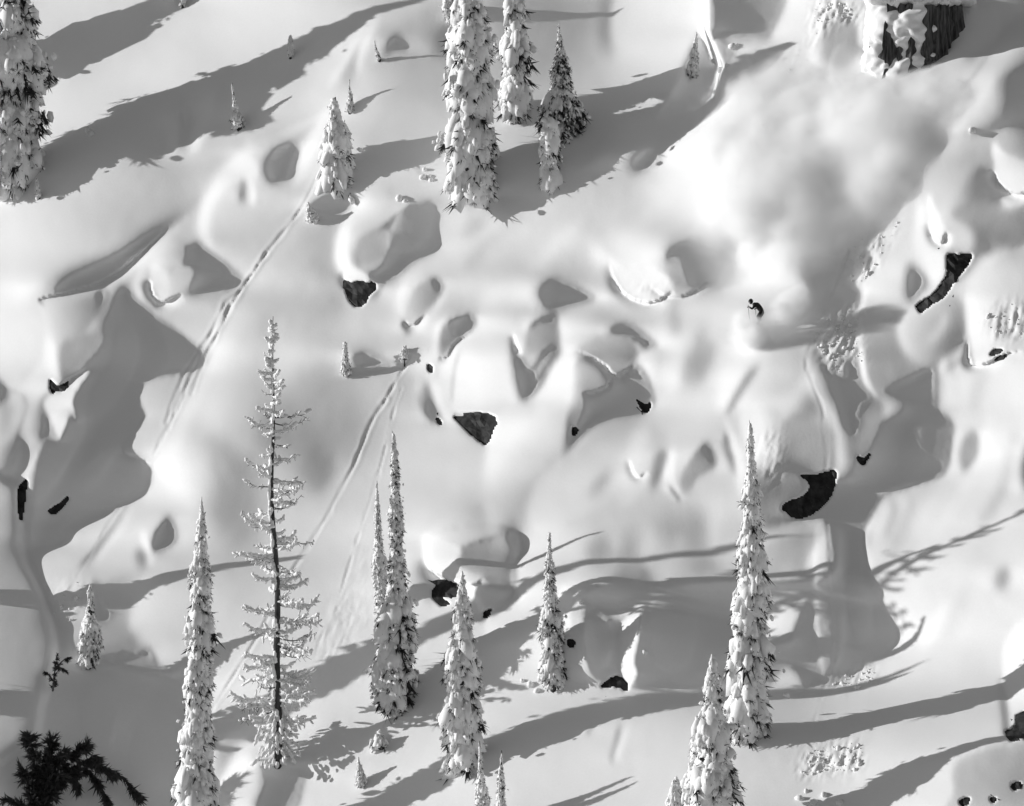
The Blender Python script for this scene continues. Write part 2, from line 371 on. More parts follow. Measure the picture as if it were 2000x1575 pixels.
T g 248 214 4 1440,740 1600,770 : 1432,742 1490,692 1560,690 1600,760 1570,870 1538,925 1505,820 1470,770
T s 205 22 12 .7 : 1570,690 1560,780 1545,850
T p 251 0 2 : 1308,262 1350,285 1440,300 1530,310 1592,340 1607,398 1560,440 1490,460 1420,440 1350,370
T s 150 5 2 .9 : 1306,285 1345,382 1410,445 1500,470
T s 243 10 4 .9 : 1500,478 1570,448 1610,405
T s 232 30 16 .8 : 1240,225 1275,265 1290,310
T p 122 60 4 : 1515,300 1555,220 1640,170 1710,165 1760,250 1830,360 1850,398 1760,395 1650,392 1608,395 1590,335 1530,308
T p 162 0 8 : 1590,250 1650,230 1680,330 1640,390 1605,360
T g 200 218 10 1260,480 1560,560 : 1250,480 1400,478 1550,490 1600,560 1590,660 1550,660 1460,585 1390,545 1300,530
T s 228 30 18 .8 : 1560,520 1600,700 1580,890
T s 192 24 14 .8 : 1600,440 1615,520 1625,600
T p 130 46 8 : 1185,1325 1230,1260 1305,1215 1310,1290 1260,1355 1205,1365
T s 230 40 24 .8 : 1000,1400 1080,1360 1160,1260
T g 192 150 4 1515,1260 1580,1210 : 1508,1335 1530,1220 1560,1163 1580,1200 1560,1270 1530,1335
T s 246 16 5 .95 : 1620,1170 1592,1260 1592,1310 1630,1365
T s 188 14 8 .7 : 590,1045 650,1090 720,1140
T p 160 60 18 : 740,1520 830,1490 900,1530 860,1600 780,1600
F g 224 178 8 1130,400 1310,500 : 1115,250 1165,110 1300,60 1330,200 1390,265 1310,350 1285,480 1310,560 1255,700 1190,775 1145,700 1100,520
F s 244 9 2 .95 : 1150,110 1110,250 1085,400 1095,520 1112,680 1150,750 1185,785
F g 238 148 8 1335,400 1640,430 : 1310,350 1400,285 1520,235 1620,245 1662,310 1642,470 1550,565 1450,570 1360,520 1305,440
F s 220 20 10 .7 : 1560,300 1530,400 1500,470
F g 248 212 3 1690,420 2000,230 : 1665,300 1695,150 1800,60 1900,0 2050,-20 2050,525 1900,560 1780,602 1720,605 1692,470
F p 198 0 10 : 1800,320 1950,250 2040,240 2040,440 1900,470 1820,430
F s 120 7 2 .9 : 1688,455 1690,560 1714,606
F g 218 236 4 1530,700 2000,1000 : 1526,642 1600,650 1640,600 1720,620 1800,602 2050,535 2050,1400 1450,1420 1350,1310 1540,1245 1585,1170 1605,1050 1618,950 1575,880 1522,850 1512,750
F s 204 22 12 .7 : 1790,640 1750,720 1720,830
F p 140 18 3 : 1636,1080 1690,985 1735,1010 1746,1110 1695,1172 1648,1208
F p 125 14 5 : 1975,1150 2000,1060 2050,1060 2050,1320 1985,1280
F s 246 12 5 .9 : 1560,560 1525,640 1518,760
F g 247 205 6 520,1000 640,1000 : 420,865 520,830 620,860 652,950 632,1100 580,1180 500,1150 440,1000
F g 234 184 10 400,720 770,630 : 300,650 480,560 640,482 790,535 800,640 720,720 640,790 480,860 350,870 300,780
F s 150 14 6 .85 : 520,610 440,710 350,860
F s 240 20 10 .8 : 420,640 340,760 310,850
V g 214 152 8 1000,430 1190,800 : 945,400 1100,330 1130,450 1190,470 1110,560 1110,680 1200,740 1290,740 1285,950 1180,960 1030,920 1000,900 950,830 930,650
V g 238 150 8 1110,560 1400,620 : 1095,540 1180,480 1290,440 1390,440 1412,520 1395,640 1310,720 1210,730 1130,680
V s 222 18 10 .7 : 1330,510 1300,590 1250,640
V s 247 9 2 .95 : 965,350 932,480 915,560 928,720 945,820 995,905
V p 148 14 3 : 1135,290 1160,278 1240,350 1197,405 1190,440 1150,472 1113,420
V s 168 30 12 .7 : 1000,960 950,1080 920,1180
V s 206 8 3 .8 : 655,700 690,820 760,960 808,1050 808,1150
U p 114 70 2 : 905,18 830,80 700,195 560,312 430,380 220,434 185,452 330,340 500,255 650,155 800,45
U s 234 14 7 .85 : 915,40 750,190 570,345 440,405
U g 232 150 4 220,520 470,490 : 200,462 340,430 500,392 480,490 420,570 380,622 330,642 270,640 230,600
U g 238 228 3 50,560 200,700 : -20,500 130,500 200,560 212,650 190,740 130,812 50,892 35,860 -20,780
U s 247 16 5 .95 : 222,600 235,680 250,770 275,845
U p 170 0 5 : 300,652 360,630 480,610 470,680 400,760 330,842 290,800
U p 247 0 2 : 208,940 240,900 310,872 360,822 427,783 382,850 350,910 347,950 367,1024 340,990 310,1050 285,1108 260,1080 240,1000
U g 236 152 5 720,260 890,275 : 720,270 800,200 870,180 892,230 840,300 790,312 730,290
U p 118 24 2 : 860,188 960,198 1040,258 1142,350 1142,376 1050,402 880,427 900,360 915,290 855,290 875,230
U g 226 188 3 810,360 905,310 : 805,322 905,290 890,360 862,420 812,440 800,380
U p 250 0 3 : 713,298 760,310 790,370 800,440 770,455 735,410
U p 92 0 2 : 710,370 730,440 780,460 850,440 878,428 820,477 755,492 722,450
U s 245 16 6 .9 : 700,290 645,365 672,430
U p 212 0 3 : 720,500 880,432 1060,407 1040,470 990,600 932,662 830,590
U g 224 205 2 690,900 850,850 : 872,800 760,816 690,840 660,890 665,940 690,1000 640,1052 573,1157 640,1190 717,1217 760,1130 880,960 960,800
U s 245 34 10 .9 : 1020,690 930,900 830,1080 755,1240 690,1360
U g 238 196 14 980,950 1250,960 : 1010,760 1160,560 1280,520 1260,900 1200,1200 1050,1100 930,1040
U p 157 40 12 : 1430,1200 1500,1130 1562,1180 1552,1290 1500,1335 1450,1290
U s 166 60 30 .75 : 1130,1210 1110,1400 1120,1560
R p 140 0 3 : 150,1220 225,1040 260,1150 210,1400 60,1420
W g 224 168 6 480,250 940,290 : 420,292 540,190 700,110 900,180 990,250 975,330 860,300 760,330 630,370 560,340 460,320
W g 242 226 2 430,420 700,460 : 412,330 480,318 620,370 642,400 620,450 640,500 720,540 765,560 720,612 650,600 600,595 520,560 440,500 408,430
W p 166 0 2 : 630,376 760,336 860,306 930,272 975,320 985,400 960,500 970,620 900,720 830,792 780,802 730,680 715,610 770,550 815,495 740,530 640,512 614,450 640,410
W p 132 16 3 : 890,310 940,275 980,320 986,400 962,500 968,620 900,722 830,795 860,700 920,560 900,480 940,400
W s 248 12 3 .95 : 430,490 520,562 640,575 705,615 770,560
W s 130 6 2 .8 : 640,372 760,336 870,304
W g 234 168 5 280,520 445,600 : 248,510 340,440 405,398 420,480 470,560 500,612 450,662 400,640 300,682 258,640
W s 246 16 5 .95 : 990,440 968,540 988,660 1025,725
W g 236 216 4 980,550 1280,450 : 985,440 1060,400 1170,350 1250,330 1290,480 1230,640 1150,640 1130,860 1010,730 977,620 972,520
W g 238 222 4 820,900 1100,800 : 780,820 950,660 1020,730 1130,740 1130,860 1060,930 900,960 810,980
W p 160 40 10 : 1415,440 1420,350 1480,318 1515,380 1470,445
W p 248 0 2 : 1245,640 1300,648 1302,720 1290,800 1312,862 1270,885 1240,790
W p 253 0 1 : 1605,860 1640,820 1720,758 1738,790 1712,960 1692,1080 1722,1150 1690,1200 1660,1252 1640,1200 1595,1130 1610,1020 1600,930
W s 242 8 2 .9 : 1455,785 1560,802 1690,778
W s 236 7 2 .9 : 1620,748 1745,742
W d 226 : 400,120 560,60 800,40
X p 126 20 3 : 738,262 790,180 820,160 860,240 840,292 770,322 745,345
X s 250 14 4 .95 : 698,215 718,310 736,375
X p 158 14 5 : 660,340 690,290 715,350 725,390 680,400
X g 228 192 4 220,560 420,640 : 205,530 430,470 440,560 400,680 330,742 290,782 240,630
X p 140 10 3 : 438,520 460,468 490,480 512,570 562,640 520,682 470,672 428,600
X g 166 216 8 560,560 720,560 : 490,480 700,450 760,460 690,640 600,700 540,662 562,640 512,570
X g 224 208 6 680,600 930,600 : 705,440 930,400 930,860 790,900 750,790 650,762 640,650
X g 196 142 10 480,690 520,870 : 330,762 420,690 560,690 680,740 650,860 500,882 360,872
Z p 146 14 4 : 308,90 350,58 377,120 372,220 340,322 300,290 322,200 298,140
Z s 188 18 8 .8 : 140,210 80,360
Z s 241 22 7 .9 : 510,-20 455,150 385,340
Z s 230 16 8 .8 : 255,190 262,340
Z s 234 12 5 .8 : 700,345 900,270 1150,165
Z s 182 12 6 .8 : 780,330 950,262 1160,190
Z p 132 44 3 : 780,440 830,360 900,310 990,308 1032,380 1032,485 960,520 870,562 815,525
Z p 243 0 9 : 600,440 700,385 775,430 765,520 690,500 600,530
Z s 242 18 7 .95 : 600,520 500,650 462,780 480,900 560,990
Z g 212 190 10 560,700 1000,700 : 520,720 600,580 660,660 760,640 880,580 1020,530 1060,620 940,830 700,1080 560,960 500,860
Z p 124 8 2 : 690,518 707,560 702,640 682,672 664,620
Z s 238 10 4 .9 : 735,530 752,600 745,670
Z p 120 14 2 : 1078,692 1140,640 1210,610 1290,616 1347,655 1270,732 1180,742 1110,720
Z g 226 184 6 1370,640 1600,720 : 1330,720 1400,620 1540,560 1610,620 1590,710 1440,840 1390,880 1365,960 1310,900
Z s 182 28 14 .8 : 1215,830 1180,1000 1260,1190
Z p 116 26 2 : 1385,895 1480,830 1600,730 1680,668 1760,678 1836,710 1820,800 1826,862 1860,916 1830,952 1700,1012 1600,1092 1500,1142 1440,1122 1390,1040 1368,960
Z g 182 156 4 1390,960 1570,940 : 1380,905 1500,832 1610,800 1590,950 1520,1060 1440,1092 1390,1040
Z s 195 10 3 .8 : 1400,1050 1460,1045 1530,1010
Z s 252 24 5 .98 : 1340,740 1290,890 1288,1010 1325,1085
Z p 251 0 2 : 1298,1060 1340,1050 1400,1075 1445,1108 1482,1150 1420,1152 1380,1140 1308,1152
R g 180 160 3 -100,700 200,900 : -480,260 -40,290 40,310 75,360 80,480 90,600 150,720 195,830 225,960 200,1060 160,1200 120,1320 100,1420 -480,1620
R s 150 16 6 .8 : 40,320 110,420 130,560
R s 182 30 14 .7 : 20,380 60,560 110,720
R s 150 30 12 .6 : -20,1000 60,1010 150,1060
S g 178 156 4 1740,1480 2000,1420 : 1725,1420 1800,1370 1900,1340 2060,1320 2470,1300 2470,1660 1690,1660 1720,1540
I p 247 0 4 : 1878,720 1930,600 2050,500 2650,330 2650,1100 2050,1085 1965,1065 1945,1150 1915,1110 1885,900
I s 160 12 5 .85 : 1862,860 1895,1060 1898,1170
J g 241 198 8 150,150 330,320 : 0,200 60,60 220,0 345,0 345,120 325,250 200,350 70,560 0,560
J g 198 228 8 560,110 600,380 : 250,335 400,205 520,97 690,82 800,190 735,230 700,400 560,430 400,510 210,570 180,480
J p 157 40 8 : 438,442 428,400 470,340 535,296 538,345 500,392 462,442
J s 236 32 14 .8 : 700,110 645,260 610,420
J p 164 10 3 : 713,405 728,300 750,228 792,238 780,300 745,362
J s 248 15 5 .95 : 805,220 795,330 818,400 850,432
J g 190 148 3 870,360 995,260 : 848,392 870,300 960,193 1002,290 930,332 890,402
J s 145 6 2 .8 : 798,378 842,437
J p 142 8 2 : 1028,178 1060,208 1087,270 1098,332 1074,312 1048,250
J s 246 16 5 .95 : 1062,170 1102,260 1112,400
J p 166 34 10 : 425,690 440,640 500,598 525,660 480,705
J s 174 30 18 .8 : 630,600 615,680 600,740
J s 182 40 20 .8 : 905,500 930,620 935,740
J s 226 26 14 .7 : 1015,450 1000,560 1000,660
J s 218 30 16 .7 : 690,540 720,620 700,700
J s 190 30 18 .6 : 800,560 800,660
J s 246 14 6 .95 : 150,680 128,780 150,890
J d 232 : 250,700 300,760
K s 249 11 3 .95 : 388,362 332,470 302,545 318,640 340,770
K s 202 16 7 .8 : 405,370 425,430 390,530
K s 208 18 9 .7 : 510,375 475,460 430,550
K s 238 22 10 .7 : 640,320 570,420 510,520
K s 242 24 10 .8 : 840,10 770,240 620,490
K s 208 22 12 .7 : 940,60 880,330 790,480
K p 160 10 3 : 703,225 708,130 760,88 780,160 762,212 714,264
K p 157 24 6 : 832,735 850,688 892,656 904,700 882,750
K s 241 20 8 .8 : 660,800 600,900 540,1000
K s 214 22 12 .6 : 760,720 700,840 640,960
M g 220 188 10 800,380 1110,190 : 760,240 850,100 1000,60 1150,30 1130,130 1050,250 960,400 800,470 735,400
M s 238 13 6 .9 : 795,75 700,250 600,410
M s 196 11 6 .8 : 765,180 722,300 690,400
M s 240 13 6 .9 : 835,85 765,220 740,340
M p 142 12 3 : 848,235 880,180 930,168 975,235 905,245 860,280
M p 154 54 10 : 1040,240 1080,150 1160,90 1205,120 1205,235 1100,268
M s 246 26 8 .95 : 605,510 545,640 475,770 440,880
M s 190 14 7 .7 : 420,590 330,640 240,670
M s 228 14 7 .7 : 560,560 420,640 260,690
"""
STEP = 4.0                                   # picture points per cell
GX0, GX1, GY0, GY1 = -240, 2240, -240, 1820
gx = np.arange(GX0, GX1, STEP); gy = np.arange(GY0, GY1, STEP)
NX, NY = len(gx), len(gy)

def blur(a, s):
    """gaussian blur, s in cells"""
    if s < 0.3: return a
    k = int(3 * s) + 1
    w = np.exp(-0.5 * (np.arange(-k, k + 1) / s) ** 2); w /= w.sum()
    for ax in (0, 1):
        p = np.pad(a, [(k, k) if i == ax else (0, 0) for i in (0, 1)], mode='edge')
        o = np.zeros_like(a); n = a.shape[ax]
        for i, wi in enumerate(w):
            o += wi * (p[i:i + n] if ax == 0 else p[:, i:i + n])
        a = o
    return a

def smooth_pts(pts, n=4, closed=False):
    """Catmull-Rom through hand points, so outlines are rounded"""
    P = np.array(pts, float); m = len(P); out = []
    for i in range(m if closed else m - 1):
        if closed: p0, p1, p2, p3 = P[i - 1], P[i], P[(i + 1) % m], P[(i + 2) % m]
        else: p0, p1, p2, p3 = P[max(i - 1, 0)], P[i], P[i + 1], P[min(i + 2, m - 1)]
        for k in range(n):
            t = k / n
            out.append(0.5 * (2 * p1 + (p2 - p0) * t + (2 * p0 - 5 * p1 + 4 * p2 - p3) * t * t + (3 * p1 - p0 - 3 * p2 + p3) * t ** 3))
    if not closed: out.append(P[-1])
    return np.array(out)

def fill(poly, X, Y):
    """even-odd inside test on grid axes X, Y"""
    ins = np.zeros((len(Y), len(X)), bool)
    x0, y0 = poly[:, 0], poly[:, 1]; x1, y1 = np.roll(x0, -1), np.roll(y0, -1)
    for a, b, c, d in zip(x0, y0, x1, y1):
        if b == d: continue
        r = (Y >= min(b, d)) & (Y < max(b, d))
        if not r.any(): continue
        xc = a + (Y[r] - b) * (c - a) / (d - b)
        ins[r] ^= (X[None, :] < xc[:, None])
    return ins

def seg_dist(pts, X, Y):
    gxx, gyy = np.meshgrid(X, Y); d = np.full(gxx.shape, 1e9)
    for (a, b), (c, e) in zip(pts[:-1], pts[1:]):
        vx, vy = c - a, e - b; L = vx * vx + vy * vy + 1e-9
        t = np.clip(((gxx - a) * vx + (gyy - b) * vy) / L, 0, 1)
        d = np.minimum(d, (gxx - a - t * vx) ** 2 + (gyy - b - t * vy) ** 2)
    return np.sqrt(d)

ORG = {'A': (0, 0), 'B': (650, 0), 'C': (1300, 0), 'D': (0, 500), 'E': (650, 500), 'F': (1300, 500),
       'G': (0, 1025), 'H': (650, 1025), 'I': (1300, 1025),
       'P': (0, 0), 'Q': (1000, 0), 'R': (0, 787), 'S': (1000, 787), 'T': (650, 400), 'U': (0, 400), 'V': (1300, 400),
       'W': (700, 950), 'X': (0, 950), 'Z': (250, 180), 'J': (950, 780), 'K': (1550, 800), 'M': (400, 0)}

def paint(notes):
    """tone of the bare snow (0..255) on the grid"""
    dots, ops = [], []
    for ln in notes.strip().splitlines():
        h, p = ln.split(':'); h = h.split(); o = ORG[h[0]]; k = {'P': .5, 'Q': .5, 'R': .5, 'S': .5, 'T': .4127, 'U': .4127, 'V': .4127, 'W': .3175, 'X': .3968, 'Z': .325, 'J': .4464, 'K': .464, 'M': .406}.get(h[0], .35)
        pts = [(o[0] + k * float(a), o[1] + k * float(b)) for a, b in (q.split(',') for q in p.split())]
        v = [float(q) for q in h[2:5 if h[1] == 'g' else None]]
        if h[1] == 'g':
            v += [(o[0] + k * float(a), o[1] + k * float(b)) for a, b in (q.split(',') for q in h[5:7])]
        if h[1] == 'd': dots += [(x, y, v[0]) for x, y in pts]
        else: ops.append((h[1], v, pts))
    D = np.array(dots)
    cx, cy = gx[::4], gy[::4]
    num = np.zeros((len(cy), len(cx))); den = num.copy()
    for x, y, v in D:
        w = 1 / ((cx[None] - x) ** 2 + (cy[:, None] - y) ** 2 + 15 ** 2) ** 1.9
        num += w * v; den += w
    num += 208 * 1e-9; den += 1e-9
    c = blur(num / den, 1.2)
    ix = np.clip((gx - cx[0]) / (cx[1] - cx[0]), 0, len(cx) - 1.001); iy = np.clip((gy - cy[0]) / (cy[1] - cy[0]), 0, len(cy) - 1.001)
    i, j = ix.astype(int), iy.astype(int); fx, fy = ix - i, (iy - j)[:, None]
    T = (c[j][:, i] * (1 - fx) + c[j][:, i + 1] * fx) * (1 - fy) + (c[j + 1][:, i] * (1 - fx) + c[j + 1][:, i + 1] * fx) * fy
    for kind, v, pts in ops:
        P = smooth_pts(pts, 4, kind in 'pg')
        pad = 3 * (v[1] + v[2] if kind == 's' else v[2]) + 12
        a0 = max(int((P[:, 0].min() - pad - GX0) / STEP), 0); a1 = min(int((P[:, 0].max() + pad - GX0) / STEP) + 1, NX)
        b0 = max(int((P[:, 1].min() - pad - GY0) / STEP), 0); b1 = min(int((P[:, 1].max() + pad - GY0) / STEP) + 1, NY)
        X, Y = gx[a0:a1], gy[b0:b1]
        if len(X) < 2 or len(Y) < 2: continue
        tone = v[0]
        if kind == 'g':
            (ax, ay), (bx, by) = v[3:5]; XX, YY = np.meshgrid(X, Y)
            t = np.clip(((XX - ax) * (bx - ax) + (YY - ay) * (by - ay)) / ((bx - ax) ** 2 + (by - ay) ** 2), -.15, 1.15)
            tone = v[0] + (v[1] - v[0]) * t
            m = blur(fill(P, X, Y).astype(float), v[2] / STEP)
        elif kind == 'p':
            m = fill(P, X, Y).astype(float)
            if v[1] > 0:
                run = np.zeros(len(Y)); r = m.copy()
                for k in range(len(X)):
                    run = (run + STEP) * m[:, k]; r[:, k] = np.clip(run / v[1], 0, 1)
                m = r * r * (3 - 2 * r)
                m = blur(m, max(1.2, v[1] / 40))
            m = blur(m, v[2] / STEP)
        else:
            m = np.zeros((len(Y), len(X))); n = len(P)       # soft stroke, tapering at both ends
            for i in range(n - 1):
                q = min(1.0, 3.2 * min(i + .7, n - 1.3 - i + 1) / n)
                d = seg_dist(P[i:i + 2], X, Y)
                m = np.maximum(m, v[3] * q * np.exp(-.5 * (d / (v[1] * .38 * (.4 + .6 * q) + v[2] * .25)) ** 2))
        T[b0:b1, a0:a1] += m * (tone - T[b0:b1, a0:a1])
    return T
MPP = 55.0 / 2000.0                          # metres per picture point at the slope's middle
SLX, SLZ = -0.5, 1.25                        # base slope: depth = SLX * X + SLZ * Z
SUNV = np.array([-1.0, 0.14, 0.22])          # towards the low sun (x, depth, up)
SUNL = float(np.linalg.norm(SUNV)); TAN = SUNV[2]
CELL = STEP * MPP

def lin(v):
    v = np.clip(np.asarray(v, float) / 255, 0, 1)
    return np.where(v <= .04045, v / 12.92, ((v + .055) / 1.055) ** 2.4)

def shift_rows(a, offs, n_out, r0):
    """resample each column at row offs[col] + k"""
    k = np.arange(n_out)[:, None] + r0 + offs[None, :]
    k = np.clip(k, 0, a.shape[0] - 1.001); i = k.astype(int); f = k - i
    c = np.arange(a.shape[1])[None, :]
    return a[i, c] * (1 - f) + a[i + 1, c] * f

def twist(px, py):
    """the upper slope leans further towards the sun, so it climbs more to the right"""
    X = (px - 1000) * MPP; Z = (787.5 - py) * MPP
    t = np.clip((Z + 4) / 24, 0, 1.4); t = np.where(t < 1, t * t * (3 - 2 * t), 1)
    return -.12 * (np.clip(X, -34, 34) + 27) * t

def solve_relief(T, iters=40, MU=0.25, NU=0.02, EPS=1.2e-4, verbose=False):
    dx = TAN * (gx - gx[0]) / STEP                       # rows a sun ray drops at each column
    R0 = -int(dx[-1]) - 2; NR = NY - R0 + 2
    Ts = shift_rows(T, dx, NR, R0)
    L0, L1 = lin(155), lin(208)
    c = np.clip(.03 + (lin(Ts) - L0) / (L1 - L0) * .336, 0.0, .66)
    S = Ts < 153
    S[:, 0] = False; S[:, -1] = False
    # runs of shade along the sun rays
    d = np.diff(np.pad(S.astype(np.int8), ((0, 0), (1, 1))), axis=1)
    sr, s0 = np.nonzero(d == 1); er, s1 = np.nonzero(d == -1)
    ln = s1 - s0
    base_q = SLX - TAN * SLZ + SUNV[1]                   # d(depth~)/dX on the base slope
    # hollow behind each shading edge
    hat = np.zeros_like(c)
    seg = np.zeros(c.shape, int)
    for k in range(len(sr)):
        n = ln[k]; u = (np.arange(n) + .5) / n
        amp = min(.9, .35 + 8.0 / (n + 6))
        hat[sr[k], s0[k]:s1[k]] = amp * np.cos(np.pi * u ** .8)
        seg[sr[k], s0[k]:s1[k]] = k + 1
    gX, gY = np.meshgrid(gx, gy); E0 = twist(gX, gY); Es = shift_rows(E0, dx, NR, R0); dE = np.gradient(Es, axis=1)
    n_ext_r, n_ext_c = 2 * NR, 2 * NX
    kx = 2 * np.pi * np.fft.rfftfreq(n_ext_c); ky = 2 * np.pi * np.fft.fftfreq(n_ext_r)
    lx = (2 - 2 * np.cos(kx))[None, :]; ly = (2 - 2 * np.cos(ky))[:, None]
    kf = -.45 * np.sin(kx)[None, :] + .99 * np.sin(ky)[:, None]      # snow keeps its form along the fall line
    den = lx + MU * kf ** 2 + .04 * ly + NU * (lx + ly) ** 2 * .25 + EPS
    norm = np.full(c.shape, np.sqrt(1 + SLX ** 2 + SLZ ** 2))
    adj = np.zeros_like(c); nclip = norm.copy(); sadj = np.zeros_like(c)
    w = np.zeros_like(c); log = []
    for it in range(iters):
        q = np.where(S, hat, -c * SUNL * nclip) + adj + sadj
        g = (q - base_q) * CELL - dE                          # wanted step of w from col to col+1
        g = np.clip(g, -4 * CELL, 4 * CELL)
        div = np.diff(np.pad(.5 * (g[:, 1:] + g[:, :-1]), ((0, 0), (1, 1))), axis=1)
        E = np.concatenate([div, div[:, ::-1]], 1); E = np.concatenate([E, E[::-1]], 0)
        w = np.fft.irfft2(-np.fft.rfft2(E) / den, s=E.shape)[:NR, :NX]
        Yt = w + Es + base_q * CELL * np.arange(NX)[None, :]
        gxw = np.gradient(Yt, axis=1) / CELL
        dr = np.gradient(w + Es, axis=0) / CELL               # per row downwards = -dZ
        yz = SLZ - dr
        yx = (gxw - SUNV[1]) + TAN * yz                  # back to plain X derivative
        norm = np.sqrt(1 + yx ** 2 + yz ** 2); nclip = .6 * nclip + .4 * np.clip(norm, 1.35, 2.1)
        ca = -gxw / (SUNL * norm)
        rm = np.minimum.accumulate(Yt, axis=1)
        lit = Yt <= rm + 1e-6
        prevmin = np.concatenate([np.full((NR, 1), 1e9), rm[:, :-1]], 1)
        if it == iters - 1: break
        adj *= .95; adj -= np.where(~S, .35 * (c - ca) * SUNL * nclip, 0)
        sadj += np.where(S & lit, .25 * (np.maximum(ca, 0) + .1), 0)
        if len(sr):
            e = Yt[sr, np.minimum(s1, NX - 1)] - rm[sr, np.maximum(s0 - 1, 0)]
            corr = np.concatenate([[0], -.5 * e / (ln * CELL)])
            corr = np.clip(corr, -.5, .5)
            sadj += corr[seg]
        adj = np.clip(adj, -1.2, 1.2); sadj = np.clip(sadj, -2.5, 2.5)
        if it % 4 == 3: adj = blur(adj, 1.5); sadj = blur(sadj, 1.0)
        log.append((float(np.abs(np.where(~S, c - np.where(lit, np.clip(ca, 0, 1), 0), 0)).mean()), float((lit & S).sum() / S.sum()), float((~lit & ~S).mean())))
    if verbose: print('resid', [tuple(round(y, 4) for y in x) for x in log[::5]])
    # keep every shaded run safely under its sun ray
    u = np.zeros_like(c)
    for k in range(len(sr)):
        n = ln[k]; x = (np.arange(n) + .5) / n
        u[sr[k], s0[k]:s1[k]] = np.minimum(.10, n * CELL * .06) * np.sin(np.pi * x) ** .7
    w = np.where(S, np.maximum(Yt, rm + u), Yt) - base_q * CELL * np.arange(NX)[None, :]
    w = blur(w, .45)
    # back to the upright grid
    H = shift_rows(w, -dx, NY, -R0)
    shade = shift_rows(np.where(lit, np.clip(ca, 0, 1), 0), -dx, NY, -R0)
    return H, shade
# ---------------------------------------------------------------- snow ground
TONE = paint(NOTES)
RELIEF, _shade = solve_relief(TONE)

# the knoll that carries the stump stands out from the slope; its left brow hides the ends of the tree shadows
_gx, _gy = np.meshgrid(gx, gy)
_edge = np.interp(_gy, [-240, 0, 60, 130, 190, 260, 340, 450, 600], [1362, 1368, 1366, 1392, 1378, 1300, 1240, 1200, 1180])
def _ss(v): v = np.clip(v, 0, 1); return v * v * (3 - 2 * v)
_wid = np.interp(_gy, [0, 150, 300, 450], [14, 26, 130, 320])
KNOLL = 3.6 * _ss((_gx - _edge) / _wid) * (1 - _ss((_gx - 1960) / 280)) * (1 - _ss((_gy - 110) / 420))
# the upper left slope swells out to the right, so the shadow of the edge fir climbs steeply
SWELL_UP = 3.3 * np.clip((_gx - 60) / 620, 0, 1) * (1 - _ss((_gx - 700) / 680)) * (1 - _ss((_gy - 150) / 260))
RELIEF = RELIEF - KNOLL - blur(SWELL_UP, 6)

def sample(a, px, py):
    x = np.clip((np.asarray(px, float) - GX0) / STEP, 0, NX - 1.001); y = np.clip((np.asarray(py, float) - GY0) / STEP, 0, NY - 1.001)
    i = x.astype(int); j = y.astype(int); fx = x - i; fy = y - j
    return (a[j, i] * (1 - fx) + a[j, i + 1] * fx) * (1 - fy) + (a[j + 1, i] * (1 - fx) + a[j + 1, i + 1] * fx) * fy

def fade(px, py):
    """relief dies out towards the untouched slope far outside"""
    d = np.maximum.reduce([GX0 + 40 - np.asarray(px, float), np.asarray(px, float) - GX1 + 40, GY0 + 40 - np.asarray(py, float), np.asarray(py, float) - GY1 + 40])
    return 1 / (1 + np.exp(np.clip(d / 60.0, -20, 20)))

def depth(px, py):
    X = (np.asarray(px, float) - 1000) * MPP; Z = (787.5 - np.asarray(py, float)) * MPP
    return SLX * X + SLZ * Z + sample(RELIEF, px, py) * fade(px, py)

def to_world(px, py, Y):
    k = MPP * (CAM_D + Y) / CAM_D
    return np.stack([(np.asarray(px, float) - 1000) * k, np.asarray(Y, float) * np.ones_like(k), (787.5 - np.asarray(py, float)) * k], -1)

def at(px, py, off=0.0):
    """point of the snow surface; off = metres in front of it"""
    Y = float(depth(px, py)) - off
    return Vector(to_world(px, py, np.float64(Y)))

def mesh_obj(name, verts, faces, mat, parent=None, smooth=True):
    me = bpy.data.meshes.new(name)
    verts = np.asarray(verts, np.float32)
    if isinstance(faces, np.ndarray):
        n, k = faces.shape
        me.vertices.add(len(verts)); me.vertices.foreach_set('co', verts.ravel())
        me.loops.add(n * k); me.loops.foreach_set('vertex_index', faces.astype(np.int32).ravel())
        me.polygons.add(n); me.polygons.foreach_set('loop_start', np.arange(0, n * k, k, dtype=np.int32))
        me.update(calc_edges=True)
    else:
        me.from_pydata(verts.tolist(), [], [list(f) for f in faces])
    me.polygons.foreach_set('use_smooth', np.full(len(me.polygons), smooth))
    me.materials.append(mat)
    o = bpy.data.objects.new(name, me); COL.objects.link(o)
    if parent: o.parent = parent
    return o

def axis(lo, hi, inner, coarse):
    a = [np.arange(lo - 60, hi + 60.1, inner)]
    s, e = inner, hi + 60
    right = []; p = e
    while p < hi + coarse:
        s = min(s * 1.25, 120); p += s; right.append(p)
    left = []; s = inner; p = lo - 60
    while p > lo - coarse:
        s = min(s * 1.25, 120); p -= s; left.append(p)
    return np.concatenate([np.array(left[::-1]), a[0], np.array(right)])

FX = axis(0, 2000, 3.0, 2600); FY = axis(0, 1575, 3.0, 2000)
PX, PY = np.meshgrid(FX, FY)
DEP = depth(PX, PY)
# ---- openings under the snow pillows where dark rock shows, ski tracks, slough rubble
def pts(tile, text):
    o = ORG[tile]; k = {'P': .5, 'Q': .5, 'R': .5, 'S': .5, 'T': .4127, 'U': .4127, 'V': .4127, 'W': .3175, 'X': .3968, 'Z': .325}.get(tile, .35)
    return [(o[0] + k * float(a), o[1] + k * float(b)) for a, b in (q.split(',') for q in text.split())]

